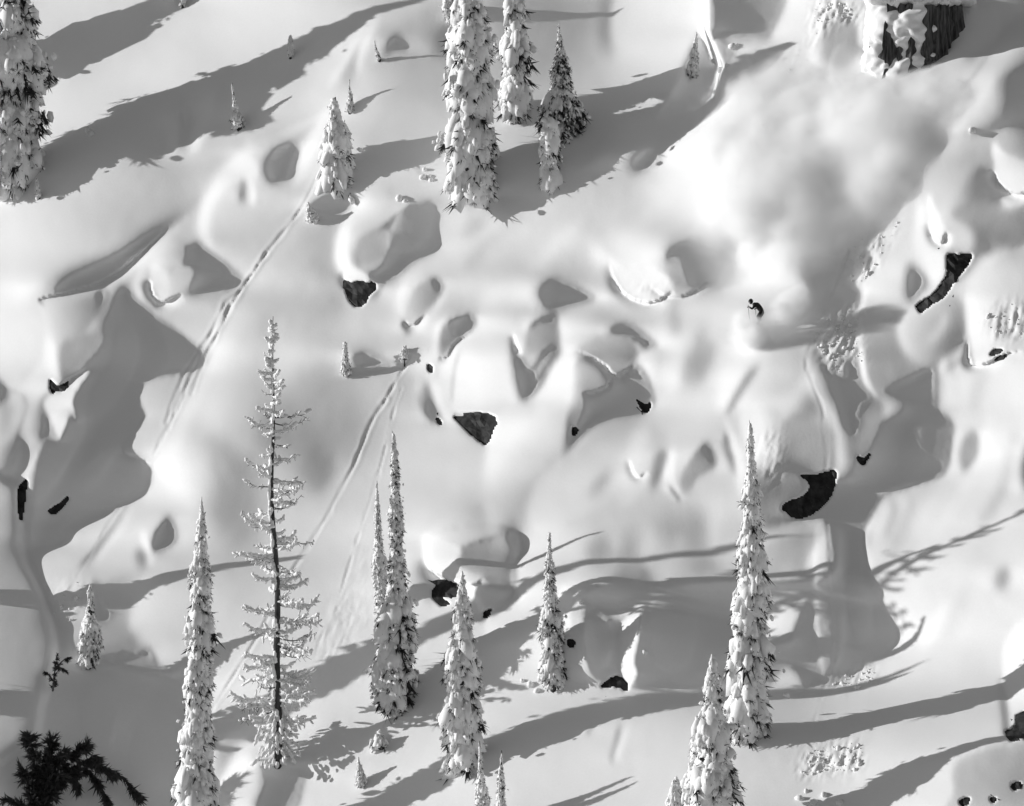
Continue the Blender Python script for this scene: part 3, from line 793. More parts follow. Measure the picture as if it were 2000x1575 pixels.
ROCKS = [
 ('black rock under the lip of the upper left round pillow', pts('E', '68,150 110,152 150,146 190,150 232,150 236,185 200,225 175,262 145,282 108,270 85,225')),
 ('triangular dark rock in the gap under the central snow pillow', pts('E', '678,900 735,898 800,885 870,884 905,905 912,940 895,965 880,1010 852,1052 800,1020 740,965')),
 ('long black rock gap behind the hanging snow tongue on the right', pts('C', '1570,1428 1640,1424 1702,1418 1695,1460 1660,1510 1610,1560 1580,1620 1540,1665 1480,1700 1425,1745 1402,1715 1440,1680 1500,1640 1545,1580 1575,1520')),
 ('hook shaped black rock under the right hand pillow', pts('F', '752,1226 800,1222 855,1220 905,1206 948,1204 946,1260 922,1335 880,1390 830,1430 765,1460 705,1455 668,1425 648,1404 690,1370 745,1355 775,1335 805,1300 795,1260')),
 ('small black notch right of the hook shaped rock', pts('F', '1068,1122 1098,1132 1120,1120 1145,1100 1118,1145 1092,1166')),
 ('little black slot under the bright pillow at the right edge', pts('F', '1812,556 1828,530 1855,522 1882,518 1862,540 1835,552')),
 ('black rock tip above the bright white snow wedge on the left', pts('D', '278,695 310,720 335,728 362,732 340,755 310,752 286,760')),
 ('tall black crack beside the grey snow block', pts('D', '98,1320 120,1275 150,1255 142,1330 130,1420 118,1478 104,1450')),
 ('slanted black slit in the shaded left hollow', pts('D', '272,1426 320,1392 355,1370 384,1342 362,1385 330,1420 298,1443')),
 ('tiny black hole in the shade below the central pillows', pts('E', '1333,965 1352,955 1366,970 1358,992 1338,1002')),
 ('small dark rock at the right end of the central shadow', pts('E', '1698,808 1735,828 1775,826 1760,862 1735,872')),
 ('black rock under the square snow pillow', pts('H', '553,388 580,345 605,332 650,350 690,358 690,398 640,400 610,402 625,425 655,438 620,452 585,438')),
 ('dark corner of rock at the right foot of the square pillow', pts('H', '838,490 862,476 896,466 872,508 846,525')),
 ('black arched gap below the bright snow stub', pts('H', '1492,908 1530,878 1560,856 1600,852 1640,880 1648,905 1636,928 1600,908 1560,902')),
 ('black rock at the right edge under the white overhang', pts('I', '1898,1155 1935,1140 1955,1110 1960,1065 2030,1050 2040,1190 1975,1190 1925,1208')),
 ('dark peg of rock beside the small grey fir', pts('H', '1310,648 1335,640 1352,660 1335,684 1315,675')),
 ('dark rock speck left of the twin creases of the central pillow', pts('E', '530,605 545,612 560,635 545,655 534,640')),
 ('dark rock speck below the left crease of the central pillow', pts('E', '574,908 598,918 612,934 590,938')),
 ('left dark knob on the grey mound in the lower right corner', pts('I', '1640,1550 1665,1528 1700,1525 1690,1552 1660,1572')),
 ('middle dark knob on the grey mound in the lower right corner', pts('I', '1812,1530 1835,1520 1845,1538 1825,1550')),
 ('right dark knob on the grey mound in the lower right corner', pts('I', '1928,1458 1955,1440 1980,1438 1970,1470 1942,1478')),
]
TRACKS = [  # (line, width in points, depth in metres)
 (pts('P', '1235,700 1190,790 1130,880 1060,965 980,1080 930,1150 850,1270 790,1370 740,1480 690,1600 640,1700 600,1780'), 5, .12),
 (pts('P', '1040,990 960,1110 890,1220 840,1330 800,1400 750,1540'), 5, .13),
 (pts('P', '950,1130 880,1190 830,1290 790,1350 730,1440 690,1540 650,1650'), 6, .15),
 (pts('P', '900,1180 870,1270 820,1350 770,1430 720,1530 660,1680'), 4, .10),
 (pts('P', '1605,1390 1560,1470 1500,1570'), 5, .14),
 (pts('R', '1510,-10 1460,60 1420,150 1380,250 1310,380 1280,440 1230,520 1180,600 1120,690 1040,850 960,990 880,1120 820,1210'), 5, .16),
 (pts('R', '1570,-60 1530,60 1500,200 1450,370 1400,520 1350,680 1310,800 1270,880 1220,1010 1180,1100'), 4, .09),
 (pts('Q', '1320,980 1290,1060 1230,1180 1190,1280 1160,1370 1150,1440'), 5, .12),
 (pts('S', '1145,-170 1180,-60 1215,30 1230,200 1220,350 1235,500 1250,700 1265,850 1260,1000 1230,1080 1200,1180 1170,1290 1130,1420'), 5, .07),
 (pts('S', '1310,800 1335,1000 1320,1200 1310,1360'), 4, .04),
 (pts('R', '480,400 420,480 350,600 300,680'), 4, .07),
]
RUBBLE = [  # (outline, height in metres)
 (pts('F', '830,440 900,350 980,310 1060,290 1078,420 1100,600 1060,560 1000,560 975,665 900,590'), .20),
 (pts('S', '1120,1450 1160,1370 1200,1345 1330,1330 1362,1340 1355,1430 1250,1440'), .22),
 (pts('S', '1250,1115 1290,1070 1340,1060 1410,1020 1405,1090 1330,1120'), .18),
 (pts('F', '1780,330 1850,290 1990,260 2000,440 1890,480 1820,440'), .14),
 (pts('C', '820,160 900,140 720,420 560,700 470,950 420,1180 330,1100 420,850 560,600'), .12),
 (pts('C', '1010,1430 1100,1300 1200,1300 1300,1240 1200,1420 1120,1560 1020,1560'), .16),
 (pts('H', '60,300 200,60 220,300 80,650 -60,1000 -100,800'), .035),
 (pts('R', '160,745 230,700 330,700 290,840 240,900 200,820'), .07),
 (pts('R', '1240,820 1480,790 1440,1100 1240,1060'), .02),
 (pts('E', '1640,170 1750,150 1870,180 1820,240 1720,235'), .06),
 (pts('S', '960,180 1020,100 1050,150 1040,300 980,300'), .10),
 (pts('C', '840,20 1000,20 1090,90 900,120 830,200'), .30),
]
inx = (FX >= -60) & (FX <= 2060); iny = (FY >= -60) & (FY <= 1635)
ux, uy = FX[inx], FY[iny]; DC = np.ix_(iny, inx)
add = np.zeros((len(uy), len(ux)))
nrng = np.random.default_rng(5)
n1 = nrng.normal(size=add.shape); n1 = blur(n1 + np.roll(n1, (1, 0), (0, 1)) + np.roll(n1, (2, -1), (0, 1)) + np.roll(n1, (3, -1), (0, 1)) + np.roll(n1, (4, -2), (0, 1)), .7); n1 /= n1.std()      # drawn out down the fall line
n2 = blur(nrng.normal(size=add.shape), 3.0); n2 /= n2.std()
n3 = blur(nrng.normal(size=add.shape), 9.0); n3 /= n3.std()
for line, w, dp in TRACKS:
    P = smooth_pts(line, 4)
    a0, a1 = np.searchsorted(ux, [P[:, 0].min() - 30, P[:, 0].max() + 30]); b0, b1 = np.searchsorted(uy, [P[:, 1].min() - 30, P[:, 1].max() + 30])
    d = seg_dist(P, ux[a0:a1], uy[b0:b1]) + 1.6 * n2[b0:b1, a0:a1] + 1.2 * n3[b0:b1, a0:a1]
    add[b0:b1, a0:a1] += .58 * dp * np.clip(.75 + .45 * n3[b0:b1, a0:a1] + .3 * n2[b0:b1, a0:a1], .1, 1.5) * (np.exp(-.5 * (d / (w * .42)) ** 2) - .22 * np.exp(-.5 * ((d - w * 1.3) / (w * .5)) ** 2))
for poly, hgt in RUBBLE:
    P = smooth_pts(poly, 3, True)
    m = blur(fill(P, ux, uy).astype(float), 4.0)
    add -= m * hgt * (.62 * n1 + .30 * np.maximum(n2, -.6)) * .5
add -= .012 * n3 + .0035 * n2
# swells of snow inside the shaded hollows (outline, height in metres, softness in points)
SWELLS = [
 (pts('V', '335,540 385,500 450,505 500,560 500,640 440,670 370,650'), .62, 9),
 (pts('W', '412,320 470,280 620,250 800,240 920,262 978,320 986,400 964,500 968,620 900,720 830,792 780,800 730,690 640,640 600,597 520,562 440,502 408,432'), .45, 5),
 (pts('Q', '1490,330 1560,300 1640,270 1700,180 1760,60 1860,20 1900,120 1800,300 1640,420 1480,430'), .8, 26),
 (pts('Q', '1280,180 1360,190 1420,250 1500,310 1480,420 1340,420 1240,300'), .5, 26),
 (pts('R', '-220,290 40,312 75,362 80,480 92,600 150,720 195,830 222,960 198,1060 158,1200 118,1330 -220,1420'), .9, 5),
 (pts('R', '-220,-60 90,-30 70,120 60,260 -220,280'), .35, 9),
 (pts('U', '260,1000 340,980 400,1060 330,1200 240,1340 150,1420 120,1300 190,1150'), .40, 14),
 (pts('U', '560,560 640,600 640,760 560,900 470,1000 430,900 520,760'), .40, 16),
 (pts('U', '480,1050 560,1010 590,1080 500,1250 420,1350 380,1300'), .25, 14),
 (pts('R', '320,1150 420,1060 560,1000 640,1040 560,1180 420,1330 330,1380'), .2, 18),
 (pts('R', '560,1250 640,1180 680,1300 640,1500 540,1560 500,1400'), .15, 18),
 (pts('V', '1180,1000 1240,980 1260,1080 1230,1230 1150,1300 1110,1200'), .15, 14),
 (pts('V', '1290,1000 1340,1030 1345,1180 1290,1260 1250,1180'), .08, 10),
 (pts('V', '820,900 900,880 930,960 880,1060 810,1020'), .12, 12),
 (pts('S', '560,760 680,740 720,900 660,1040 560,1020 530,880'), .40, 16),
 (pts('S', '1190,500 1250,480 1290,700 1290,980 1220,1060 1190,850'), .40, 14),
 (pts('S', '1330,560 1370,640 1400,800 1380,940 1330,880 1310,700'), .30, 12),
 (pts('S', '270,800 380,830 390,960 340,1050 270,1000'), .30, 10),
 (pts('T', '330,20 440,-20 470,60 430,170 330,230 270,180'), .35, 14),
]
for poly, hgt, soft in SWELLS:
    m = fill(smooth_pts(poly, 3, True), ux, uy).astype(float)
    sw = blur(m, soft / 3.0) * hgt * .5 + blur(m, soft) * m * hgt * .5
    add -= blur(sw, 1.2)
# overhanging lips: the snow right below these edges is undercut (edge from left to right, depth, reach)
LIPS = [
 (pts('T', '1306,278 1345,376 1410,441 1490,464 1560,444 1605,402'), .40, 13),
 (pts('T', '1145,686 1220,717 1290,761 1332,803 1372,797 1428,751'), .35, 12),
 (pts('T', '1180,890 1230,888 1290,862 1320,816'), .22, 9),
 (pts('U', '711,350 716,390 732,435 770,459 812,443 862,420'), .45, 12),
 (pts('U', '238,850 270,862 300,846 340,820 420,770'), .25, 10),
 (pts('Z', '1298,1075 1318,1148 1380,1142 1440,1153 1484,1153'), .35, 10),
 (pts('T', '572,985 640,984 690,984 770,1000'), .35, 10),
 (pts('W', '409,436 440,503 520,564 600,598 655,604 715,613 766,562'), .6, 18),
 (pts('T', '855,612 872,662 893,708'), .3, 9),
 (pts('F', '1690,460 1692,560 1714,606 1790,600 1880,553 1990,528'), .45, 12),
 (pts('C', '1833,950 1862,1022 1950,1082 2050,1064'), .40, 12),
 (pts('C', '1466,1240 1500,1332 1545,1354 1562,1290'), .35, 10),
 (pts('U', '180,455 220,437 430,383 560,315 700,198 800,100'), .28, 14),
 (pts('T', '345,548 358,566 392,563 442,513'), .25, 9),
 (pts('T', '503,718 540,721 582,654 652,613'), .2, 8),
 (pts('Q', '535,1118 610,1160 690,1150 790,1082'), .2, 9),
 (pts('J', '795,330 818,402 850,436 895,402'), .22, 9),
 (pts('U', '566,1158 640,1193 716,1219'), .15, 8),
]
for line, dp, reach in LIPS:
    P = smooth_pts(line, 5)
    a0, a1 = np.searchsorted(ux, [P[:, 0].min() - 60, P[:, 0].max() + 60]); b0, b1 = np.searchsorted(uy, [P[:, 1].min() - 60, P[:, 1].max() + 60])
    XX, YY = np.meshgrid(ux[a0:a1], uy[b0:b1]); best = np.full(XX.shape, 1e9); side = np.zeros(XX.shape); tpos = np.zeros(XX.shape)
    for q in range(len(P) - 1):
        vx, vy = P[q + 1] - P[q]; L2 = vx * vx + vy * vy + 1e-9
        tt = ((XX - P[q, 0]) * vx + (YY - P[q, 1]) * vy) / L2; tc_ = np.clip(tt, 0, 1)
        dd = np.hypot(XX - P[q, 0] - tc_ * vx, YY - P[q, 1] - tc_ * vy); near = dd < best
        best[near] = dd[near]; side[near] = (vx * (YY - P[q, 1]) - vy * (XX - P[q, 0]))[near]; tpos[near] = ((q + tc_) / (len(P) - 1))[near]
    taper = np.clip(4 * np.minimum(tpos, 1 - tpos), 0, 1)
    add[b0:b1, a0:a1] += blur(dp * taper * (side > 0) * np.exp(-(best / reach) ** 2), .45)
for _, poly in ROCKS:
    tiny = max(np.ptp(np.array(poly), axis=0)) < 24
    m = blur(fill(smooth_pts(poly, 3, True), ux, uy).astype(float), .4)
    add += (.5 if tiny else 1.5) * m
DEP[DC] += add
V = to_world(PX, PY, DEP).reshape(-1, 3)
nx, ny = len(FX), len(FY)
idx = np.arange(nx * ny).reshape(ny, nx)
F = np.stack([idx[:-1, :-1], idx[1:, :-1], idx[1:, 1:], idx[:-1, 1:]], -1).reshape(-1, 4)
ground = mesh_obj('snow_slope', V, F, M_SNOW)
ground['kind'] = 'structure'
# -------------------------------------------------------------- tree builders
def ico(sub):
    bm = bmesh.new(); bmesh.ops.create_icosphere(bm, subdivisions=sub, radius=1.0)
    v = np.array([p.co for p in bm.verts]); bm.verts.index_update()
    f = np.array([[q.index for q in p.verts] for p in bm.faces]); bm.free()
    return v, f

RNG = np.random.default_rng(7)
def lump_shapes(sub, n, rough):
    v, f = ico(sub); out = []
    for _ in range(n):
        d = np.zeros(len(v))
        for k in range(7):
            a = RNG.normal(size=3); d += np.sin(v @ a * RNG.uniform(1.4, 3.6) + RNG.uniform(0, 6.28)) * .5
        out.append(v * (1 + rough * d / 2)[:, None])
    return out, f
LUMPS, LUMP_F = lump_shapes(2, 14, .42)
SMALL, SMALL_F = lump_shapes(1, 12, .40)

def frames(axis_dirs):
    """rotation matrices whose x follows each direction, z kept upward"""
    d = axis_dirs / np.linalg.norm(axis_dirs, axis=1, keepdims=True)
    up = np.tile([0, 0, 1.0], (len(d), 1))
    y = np.cross(up, d); y /= np.linalg.norm(y, axis=1, keepdims=True) + 1e-9
    z = np.cross(d, y)
    return np.stack([d, y, z], -1)

def place_lumps(pos, dirs, size, rng, small=False):
    """many soft lumps as one vertex / face set"""
    shapes, f = (SMALL, SMALL_F) if small else (LUMPS, LUMP_F)
    if len(pos) == 0: return np.zeros((0, 3)), np.zeros((0, 3), int)
    R = frames(dirs); V = []; Fs = []
    for i in range(len(pos)):
        s = shapes[rng.integers(len(shapes))]
        V.append((s * size[i]) @ R[i].T + pos[i]); Fs.append(f + i * len(s))
    return np.concatenate(V), np.concatenate(Fs)

def place_sprays(pos, dirs, length, rng, n=9, spread=.55, width=.10):
    """dark needle sprays: thin triangles fanned round each direction"""
    V = []; Fs = []; k = 0
    for p, d, l in zip(pos, dirs, length):
        d = d / np.linalg.norm(d)
        for _ in range(n):
            e = d + rng.normal(size=3) * spread; e /= np.linalg.norm(e)
            s = np.cross(e, rng.normal(size=3)); s /= np.linalg.norm(s) + 1e-9
            b = p + d * l * rng.uniform(-.3, .5); ll = l * rng.uniform(.5, 1.0); w = ll * width * rng.uniform(.7, 1.6)
            V += [b - s * w, b + s * w, b + e * ll]; Fs.append([k, k + 1, k + 2]); k += 3
    return np.array(V).reshape(-1, 3), np.array(Fs, int).reshape(-1, 3)

def tube(path, radii, sides=7):
    P = np.asarray(path, float); n = len(P); V = []
    T = np.gradient(P, axis=0)
    for i in range(n):
        t = T[i] / (np.linalg.norm(T[i]) + 1e-9)
        a = np.cross(t, [0.31, 0.2, 0.9] if abs(t[2]) < .9 else [1, 0.1, 0]); a /= np.linalg.norm(a); b = np.cross(t, a)
        for s in range(sides):
            q = 2 * math.pi * s / sides
            V.append(P[i] + radii[i] * (math.cos(q) * a + math.sin(q) * b))
    Fs = []
    for i in range(n - 1):
        for s in range(sides):
            u = i * sides + s; w = i * sides + (s + 1) % sides
            Fs += [[u, w, w + sides], [u, w + sides, u + sides]]
    c = len(V); V.append(P[-1])
    for s in range(sides): Fs.append([(n - 1) * sides + s, (n - 1) * sides + (s + 1) % sides, c])
    return np.array(V), np.array(Fs)

def join(parts):
    V = []; Fs = []; k = 0
    for v, f in parts:
        if len(v) == 0: continue
        V.append(v); Fs.append(np.asarray(f) + k); k += len(v)
    return np.concatenate(V), np.concatenate(Fs)

def thing(name, label, cat, loc, group=None):
    o = bpy.data.objects.new(name, None); COL.objects.link(o); o.location = loc
    o['label'] = label; o['category'] = cat; o.empty_display_size = .3
    if group: o['group'] = group
    return o

def tag(o, label, cat, group=None):
    o['label'] = label; o['category'] = cat
    if group: o['group'] = group
    return o

def snow_tree(label, base, tip, prof, seed, group=None, load=1.0, lump=1.0, dens=1.0, name='snowy_fir', cat='tree', frost=False, sink=.4):
    """narrow fir plastered with snow: trunk, needle crown, lumps of snow.
    prof = (share of height, half width in picture points)"""
    rng = np.random.default_rng(seed)
    b = at(base[0], base[1]); k = MPP * (CAM_D + b.y) / CAM_D
    h = (base[1] - tip[1]) * k; lean = (tip[0] - base[0]) * k
    root = thing(name, label, cat, b, group)
    pt, pw = np.array([p[0] for p in prof]), np.array([p[1] for p in prof]) * k
    rad = lambda t: np.interp(t, pt, pw)
    zz = np.linspace(-sink / max(h, .1), 1, 9); bend = rng.uniform(-.02, .02) * h
    axis_at = lambda t: np.stack([lean * t + bend * np.sin(np.pi * np.clip(t, 0, 1)), 0 * t, h * t], -1)
    tr = np.clip(.028 * h * (1 - zz) + .015, .012, .3)
    mesh_obj('trunk', *tube(axis_at(zz), tr, 7), M_BARK, root)
    pos = []; dirs = []; size = []; npos = []; ndir = []; nlen = []; ipos = []; idir = []; isz = []
    down = np.array([0, 0, 1.0])
    z = .10; ph = rng.uniform(0, 6.28); gust = rng.uniform(0, 6.28)
    while z < h:
        t = z / h; R = max(float(rad(t)) * (1 + .16 * math.sin(z * 2.3 + gust) + rng.normal() * .06), .04)
        ell = float(np.clip(.55 * R + .10, .09, .72)) * lump
        n = max(3, int(round(2 * math.pi * R / (ell * .54) * dens)))
        ph += rng.uniform(.3, 1.2); A0 = axis_at(np.array([t]))[0]
        for i in range(n):
            a = ph + 2 * math.pi * (i + rng.uniform(-.45, .45)) / n
            out = np.array([math.cos(a), math.sin(a), 0]); lee = .5 + .5 * math.cos(a)          # 1 on the side away from the wind
            l = ell * float(np.clip(rng.lognormal(0, .5), .4, 2.3))
            droop = rng.uniform(.95, 1.45); d = out * math.cos(droop) - down * math.sin(droop)
            r = R * rng.uniform(.55, 1.05); zr = (rng.uniform(-.7, .7)) * ell * .6
            p = A0 + out * max(r - l * .38, .01) + down * zr
            if rng.uniform() < .55 + .45 * lee or frost:
                npos.append(p + out * l * .16 - down * l * .30); ndir.append(d + out * .25); nlen.append(l * rng.uniform(.44, .78))
            if rng.uniform() < load * (1.0 - .30 * lee):
                w = rng.uniform(.27, .48)
                pos.append(p); dirs.append(d); size.append(np.array([l * rng.uniform(.6, 1.05), l * w, l * w * rng.uniform(.75, 1.0)]))
        if not frost and R > .12:                       # snow packed between the boughs, thicker to windward
            m = 3 + int(R / .35)
            for i in range(m):
                a = ph + 2 * math.pi * (i + rng.uniform(-.3, .3)) / m; out = np.array([math.cos(a), math.sin(a), 0])
                lee = .5 + .5 * math.cos(a)
                if rng.uniform() < load * (.95 - .75 * lee):
                    ipos.append(A0 + out * R * .42 + down * rng.uniform(-.1, .1)); idir.append(np.array([rng.normal() * .15, rng.normal() * .15, -1.0])); isz.append(np.array([R * .55 + .12, R * .42, R * .42]) * rng.uniform(.8, 1.15))
        z += (.42 * ell + .05) * rng.uniform(.8, 1.25)
    for t in np.linspace(.88, 1.0, 6):                  # the leader
        p = axis_at(np.array([t]))[0]; w = max(float(rad(t)), .045)
        pos.append(p + rng.normal(size=3) * w * .25); dirs.append(np.array([rng.uniform(-.25, .25), rng.uniform(-.25, .25), -1.0])); size.append(np.array([h * .018 + .07, w * rng.uniform(.5, .95), w * .7]))
    npos, ndir, nlen = np.array(npos), np.array(ndir), np.array(nlen)
    parts = [place_sprays(npos, ndir, nlen, rng, 13 if not frost else 16, .40, .085)]
    if not frost:
        tt = np.linspace(.02, .96, max(6, int(h / .5))); core = axis_at(tt)
        cs = np.array([[h / len(tt) * .75, float(rad(t)) * .58, float(rad(t)) * .58] for t in tt])
        parts.append(place_lumps(core, np.tile([0.01, 0, -1.0], (len(tt), 1)) + rng.normal(size=(len(tt), 3)) * .05, cs, rng, True))
    cr = mesh_obj('crown', *join(parts), M_NEEDLE, root, smooth=False); cr['kind'] = 'stuff'
    few = len(pos) > 420 or frost
    sets = [place_lumps(np.array(pos), np.array(dirs), np.array(size), rng, small=few)]
    if ipos: sets.append(place_lumps(np.array(ipos), np.array(idir), np.array(isz), rng, small=True))
    m = int(len(npos) * 1.1); q = rng.integers(0, len(npos), m)                # crumbs caught in the needles
    cp = npos[q] + rng.normal(size=(m, 3)) * nlen[q][:, None] * .5
    cz = (nlen[q] * rng.uniform(.10, .30, m))[:, None] * np.array([1.3, .8, .8])
    sets.append(place_lumps(cp, ndir[q] + rng.normal(size=(m, 3)) * .4, cz, rng, True))
    sv, sf = join(sets)
    sl = mesh_obj('snow_load', sv, sf, M_LOAD, root); sl['kind'] = 'stuff'
    return root

FIRS = 'snow plastered firs on the slope'
snow_tree('broad fir cut by the left frame edge, dark gaps between its snow lumps', (12, 372), (40, -170), [(0, 62), (.12, 72), (.3, 66), (.42, 84), (.55, 60), (.8, 30), (1, 4)], 11, FIRS, .72, 1.0, 1.0)
snow_tree('largest fir in the top centre, thickly plastered white', (925, 378), (918, -28), [(0, 44), (.1, 54), (.3, 50), (.65, 42), (.9, 36), (.97, 18), (1, 3)], 12, FIRS, .97)
snow_tree('slimmer white fir standing close behind the largest fir', (1003, 235), (1003, -25), [(0, 18), (.2, 32), (.6, 30), (.88, 20), (1, 3)], 13, FIRS, .95, .9)
snow_tree('small open grey fir with a thin frosted spire beside the two big firs', (1096, 270), (1091, 50), [(0, 30), (.12, 44), (.3, 38), (.5, 25), (.7, 13), (.85, 7), (1, 1.5)], 14, FIRS, .30, .62, 1.3, frost=True)
snow_tree('short conical fir with a smooth white windward side', (658, 352), (653, 197), [(0, 38), (.2, 40), (.5, 29), (.8, 15), (1, 6)], 15, FIRS, .88, .8)
snow_tree('tall thin white fir in front left of the bare larch', (378, 1660), (394, 985), [(0, 46), (.15, 42), (.3, 34), (.5, 26), (.62, 28), (.8, 20), (.92, 10), (1, 2)], 16, FIRS, .93, .85)
snow_tree('needle topped fir with a wide dark skirt right of the bare larch', (767, 1388), (769, 852), [(0, 36), (.05, 46), (.22, 47), (.40, 33), (.47, 19), (.7, 14), (.9, 7), (1, 2)], 17, FIRS, .62, .85, 1.1)
snow_tree('thin twin spire touching the left side of the needle topped fir', (745, 1200), (736, 945), [(0, 12), (.3, 15), (.6, 9), (1, 1.5)], 18, FIRS, .8, .6)
snow_tree('full white fir in front of the square snow pillow', (905, 1498), (903, 1125), [(0, 40), (.2, 42), (.45, 36), (.62, 30), (.78, 20), (1, 3)], 19, FIRS, .95, .85)
snow_tree('small grey fir at the edge of the shaded hollow', (1083, 1338), (1073, 1045), [(0, 22), (.1, 29), (.4, 22), (.65, 13), (1, 2)], 20, FIRS, .72, .65, 1.1)
snow_tree('tall white fir below the black rock gap, right of centre', (1456, 1445), (1465, 832), [(0, 30), (.1, 42), (.28, 41), (.45, 34), (.7, 22), (.86, 12), (1, 2)], 21, FIRS, .95, .95)
snow_tree('stout white fir at the bottom edge under the tall right fir', (1396, 1660), (1392, 1285), [(0, 60), (.3, 50), (.6, 36), (.8, 22), (1, 4)], 22, FIRS, .95, .85)
snow_tree('short snowy fir leaning on the left of the stout bottom fir', (1352, 1660), (1361, 1405), [(0, 34), (.5, 24), (1, 4)], 23, FIRS, .97, .75)
YOUNG = 'young snowed trees poking out of the slope'
snow_tree('left spike of the two young firs at the bottom edge', (946, 1625), (937, 1455), [(0, 20), (.5, 11), (1, 1.5)], 24, YOUNG, .9, .55, name='sapling')
snow_tree('right spike of the two young firs at the bottom edge', (980, 1625), (980, 1475), [(0, 16), (.5, 10), (1, 1.5)], 25, YOUNG, .8, .55, name='sapling')
snow_tree('bent white sapling with a long shadow near the upper left', (467, 250), (453, 168), [(0, 13), (.2, 12), (.4, 6), (.7, 4), (1, 1.5)], 26, YOUNG, .95, .45, name='sapling')
snow_tree('tiny dark sapling with a thin shadow above the short conical fir', (684, 220), (682, 160), [(0, 8), (.4, 7), (.7, 3), (1, 1)], 27, YOUNG, .55, .35, name='sapling')
snow_tree('white sapling standing in the large upper left tree shadow', (568, 114), (567, 72), [(0, 8), (.5, 7), (1, 3)], 28, YOUNG, 1, .4, name='sapling')
snow_tree('knob of snowed sapling with a blurred shadow left of the snow pillows', (676, 732), (674, 672), [(0, 13), (.3, 11), (.6, 7), (1, 4)], 29, YOUNG, .9, .45, name='sapling')
snow_tree('leaning white sapling near the bottom edge left of the full white fir', (708, 1536), (700, 1484), [(0, 11), (.4, 9), (1, 2)], 30, YOUNG, .95, .4, name='sapling')
snow_tree('ragged snow hung sapling beside the grey snow block', (172, 1300), (176, 1150), [(0, 26), (.4, 22), (.65, 13), (1, 3)], 31, YOUNG, .6, .5, .7, name='sapling')
snow_tree('white hooded sapling under the small open grey fir', (1076, 355), (1073, 232), [(0, 20), (.3, 18), (.7, 19), (.9, 14), (1, 8)], 32, YOUNG, 1, 1.0, 1.2, name='sapling')
snow_tree('dark little sapling at the top edge left of the largest fir', (880, 44), (872, -50), [(0, 9), (.3, 12), (1, 2)], 33, YOUNG, .8, .5, name='sapling')
snow_tree('dark twig sapling in a hollow near the top centre left', (742, 120), (731, 82), [(0, 5), (.4, 4), (1, 1)], 34, YOUNG, .25, .3, name='sapling')
snow_tree('white hooked sapling on the ridge left of the stump', (1352, 148), (1360, 68), [(0, 12), (.4, 9), (1, 3)], 35, YOUNG, 1, .5, name='sapling')
snow_tree('crusted sapling tips beside the small star shaped shadow far left', (76, 388), (72, 352), [(0, 9), (.5, 6), (1, 2)], 36, YOUNG, .9, .35, name='sapling')
snow_tree('snow crusted shrub below the short conical fir', (612, 432), (602, 398), [(0, 12), (.5, 9), (1, 3)], 37, YOUNG, .85, .35, name='sapling')
snow_tree('dark sapling tip cut by the top edge, upper left', (357, 14), (356, -40), [(0, 9), (1, 2)], 38, YOUNG, .6, .4, name='sapling')
snow_tree('scrubby snowed bush low in the shade under the needle topped fir', (742, 1462), (742, 1432), [(0, 22), (.5, 14), (1, 5)], 39, YOUNG, .6, .4, .8, name='sapling')
snow_tree('frosted twig bush where the thin ski track starts', (790, 702), (790, 680), [(0, 14), (.6, 9), (1, 3)], 40, YOUNG, .9, .3, .8, name='sapling')
snow_tree('white lumpy bush at the bottom edge left of the stout fir', (1318, 1590), (1320, 1525), [(0, 24), (.6, 16), (1, 6)], 41, YOUNG, 1, .6, name='sapling')
# trees just outside the frame on the left: their long shadows cross the picture
OUT = 'firs outside the left frame edge'
for base, tip, prof, sd in (
        ((-160, 1455), (-160, 672), [(0, 30), (.2, 36), (.6, 24), (1, 3)], 51),
        ((-120, 1195), (-120, 930), [(0, 20), (.3, 18), (1, 3)], 52),
        ((-90, 190), (-90, -160), [(0, 60), (.3, 56), (.7, 30), (1, 3)], 53)):
    snow_tree(('tall fir beyond the left edge casting the long thin shadow across the middle', 'short fir beyond the left edge casting the band behind the thin front fir', 'wide fir beyond the upper left corner casting the topmost shadow band')[sd - 51], base, tip, prof, sd, OUT, .9, 1.3, .8)
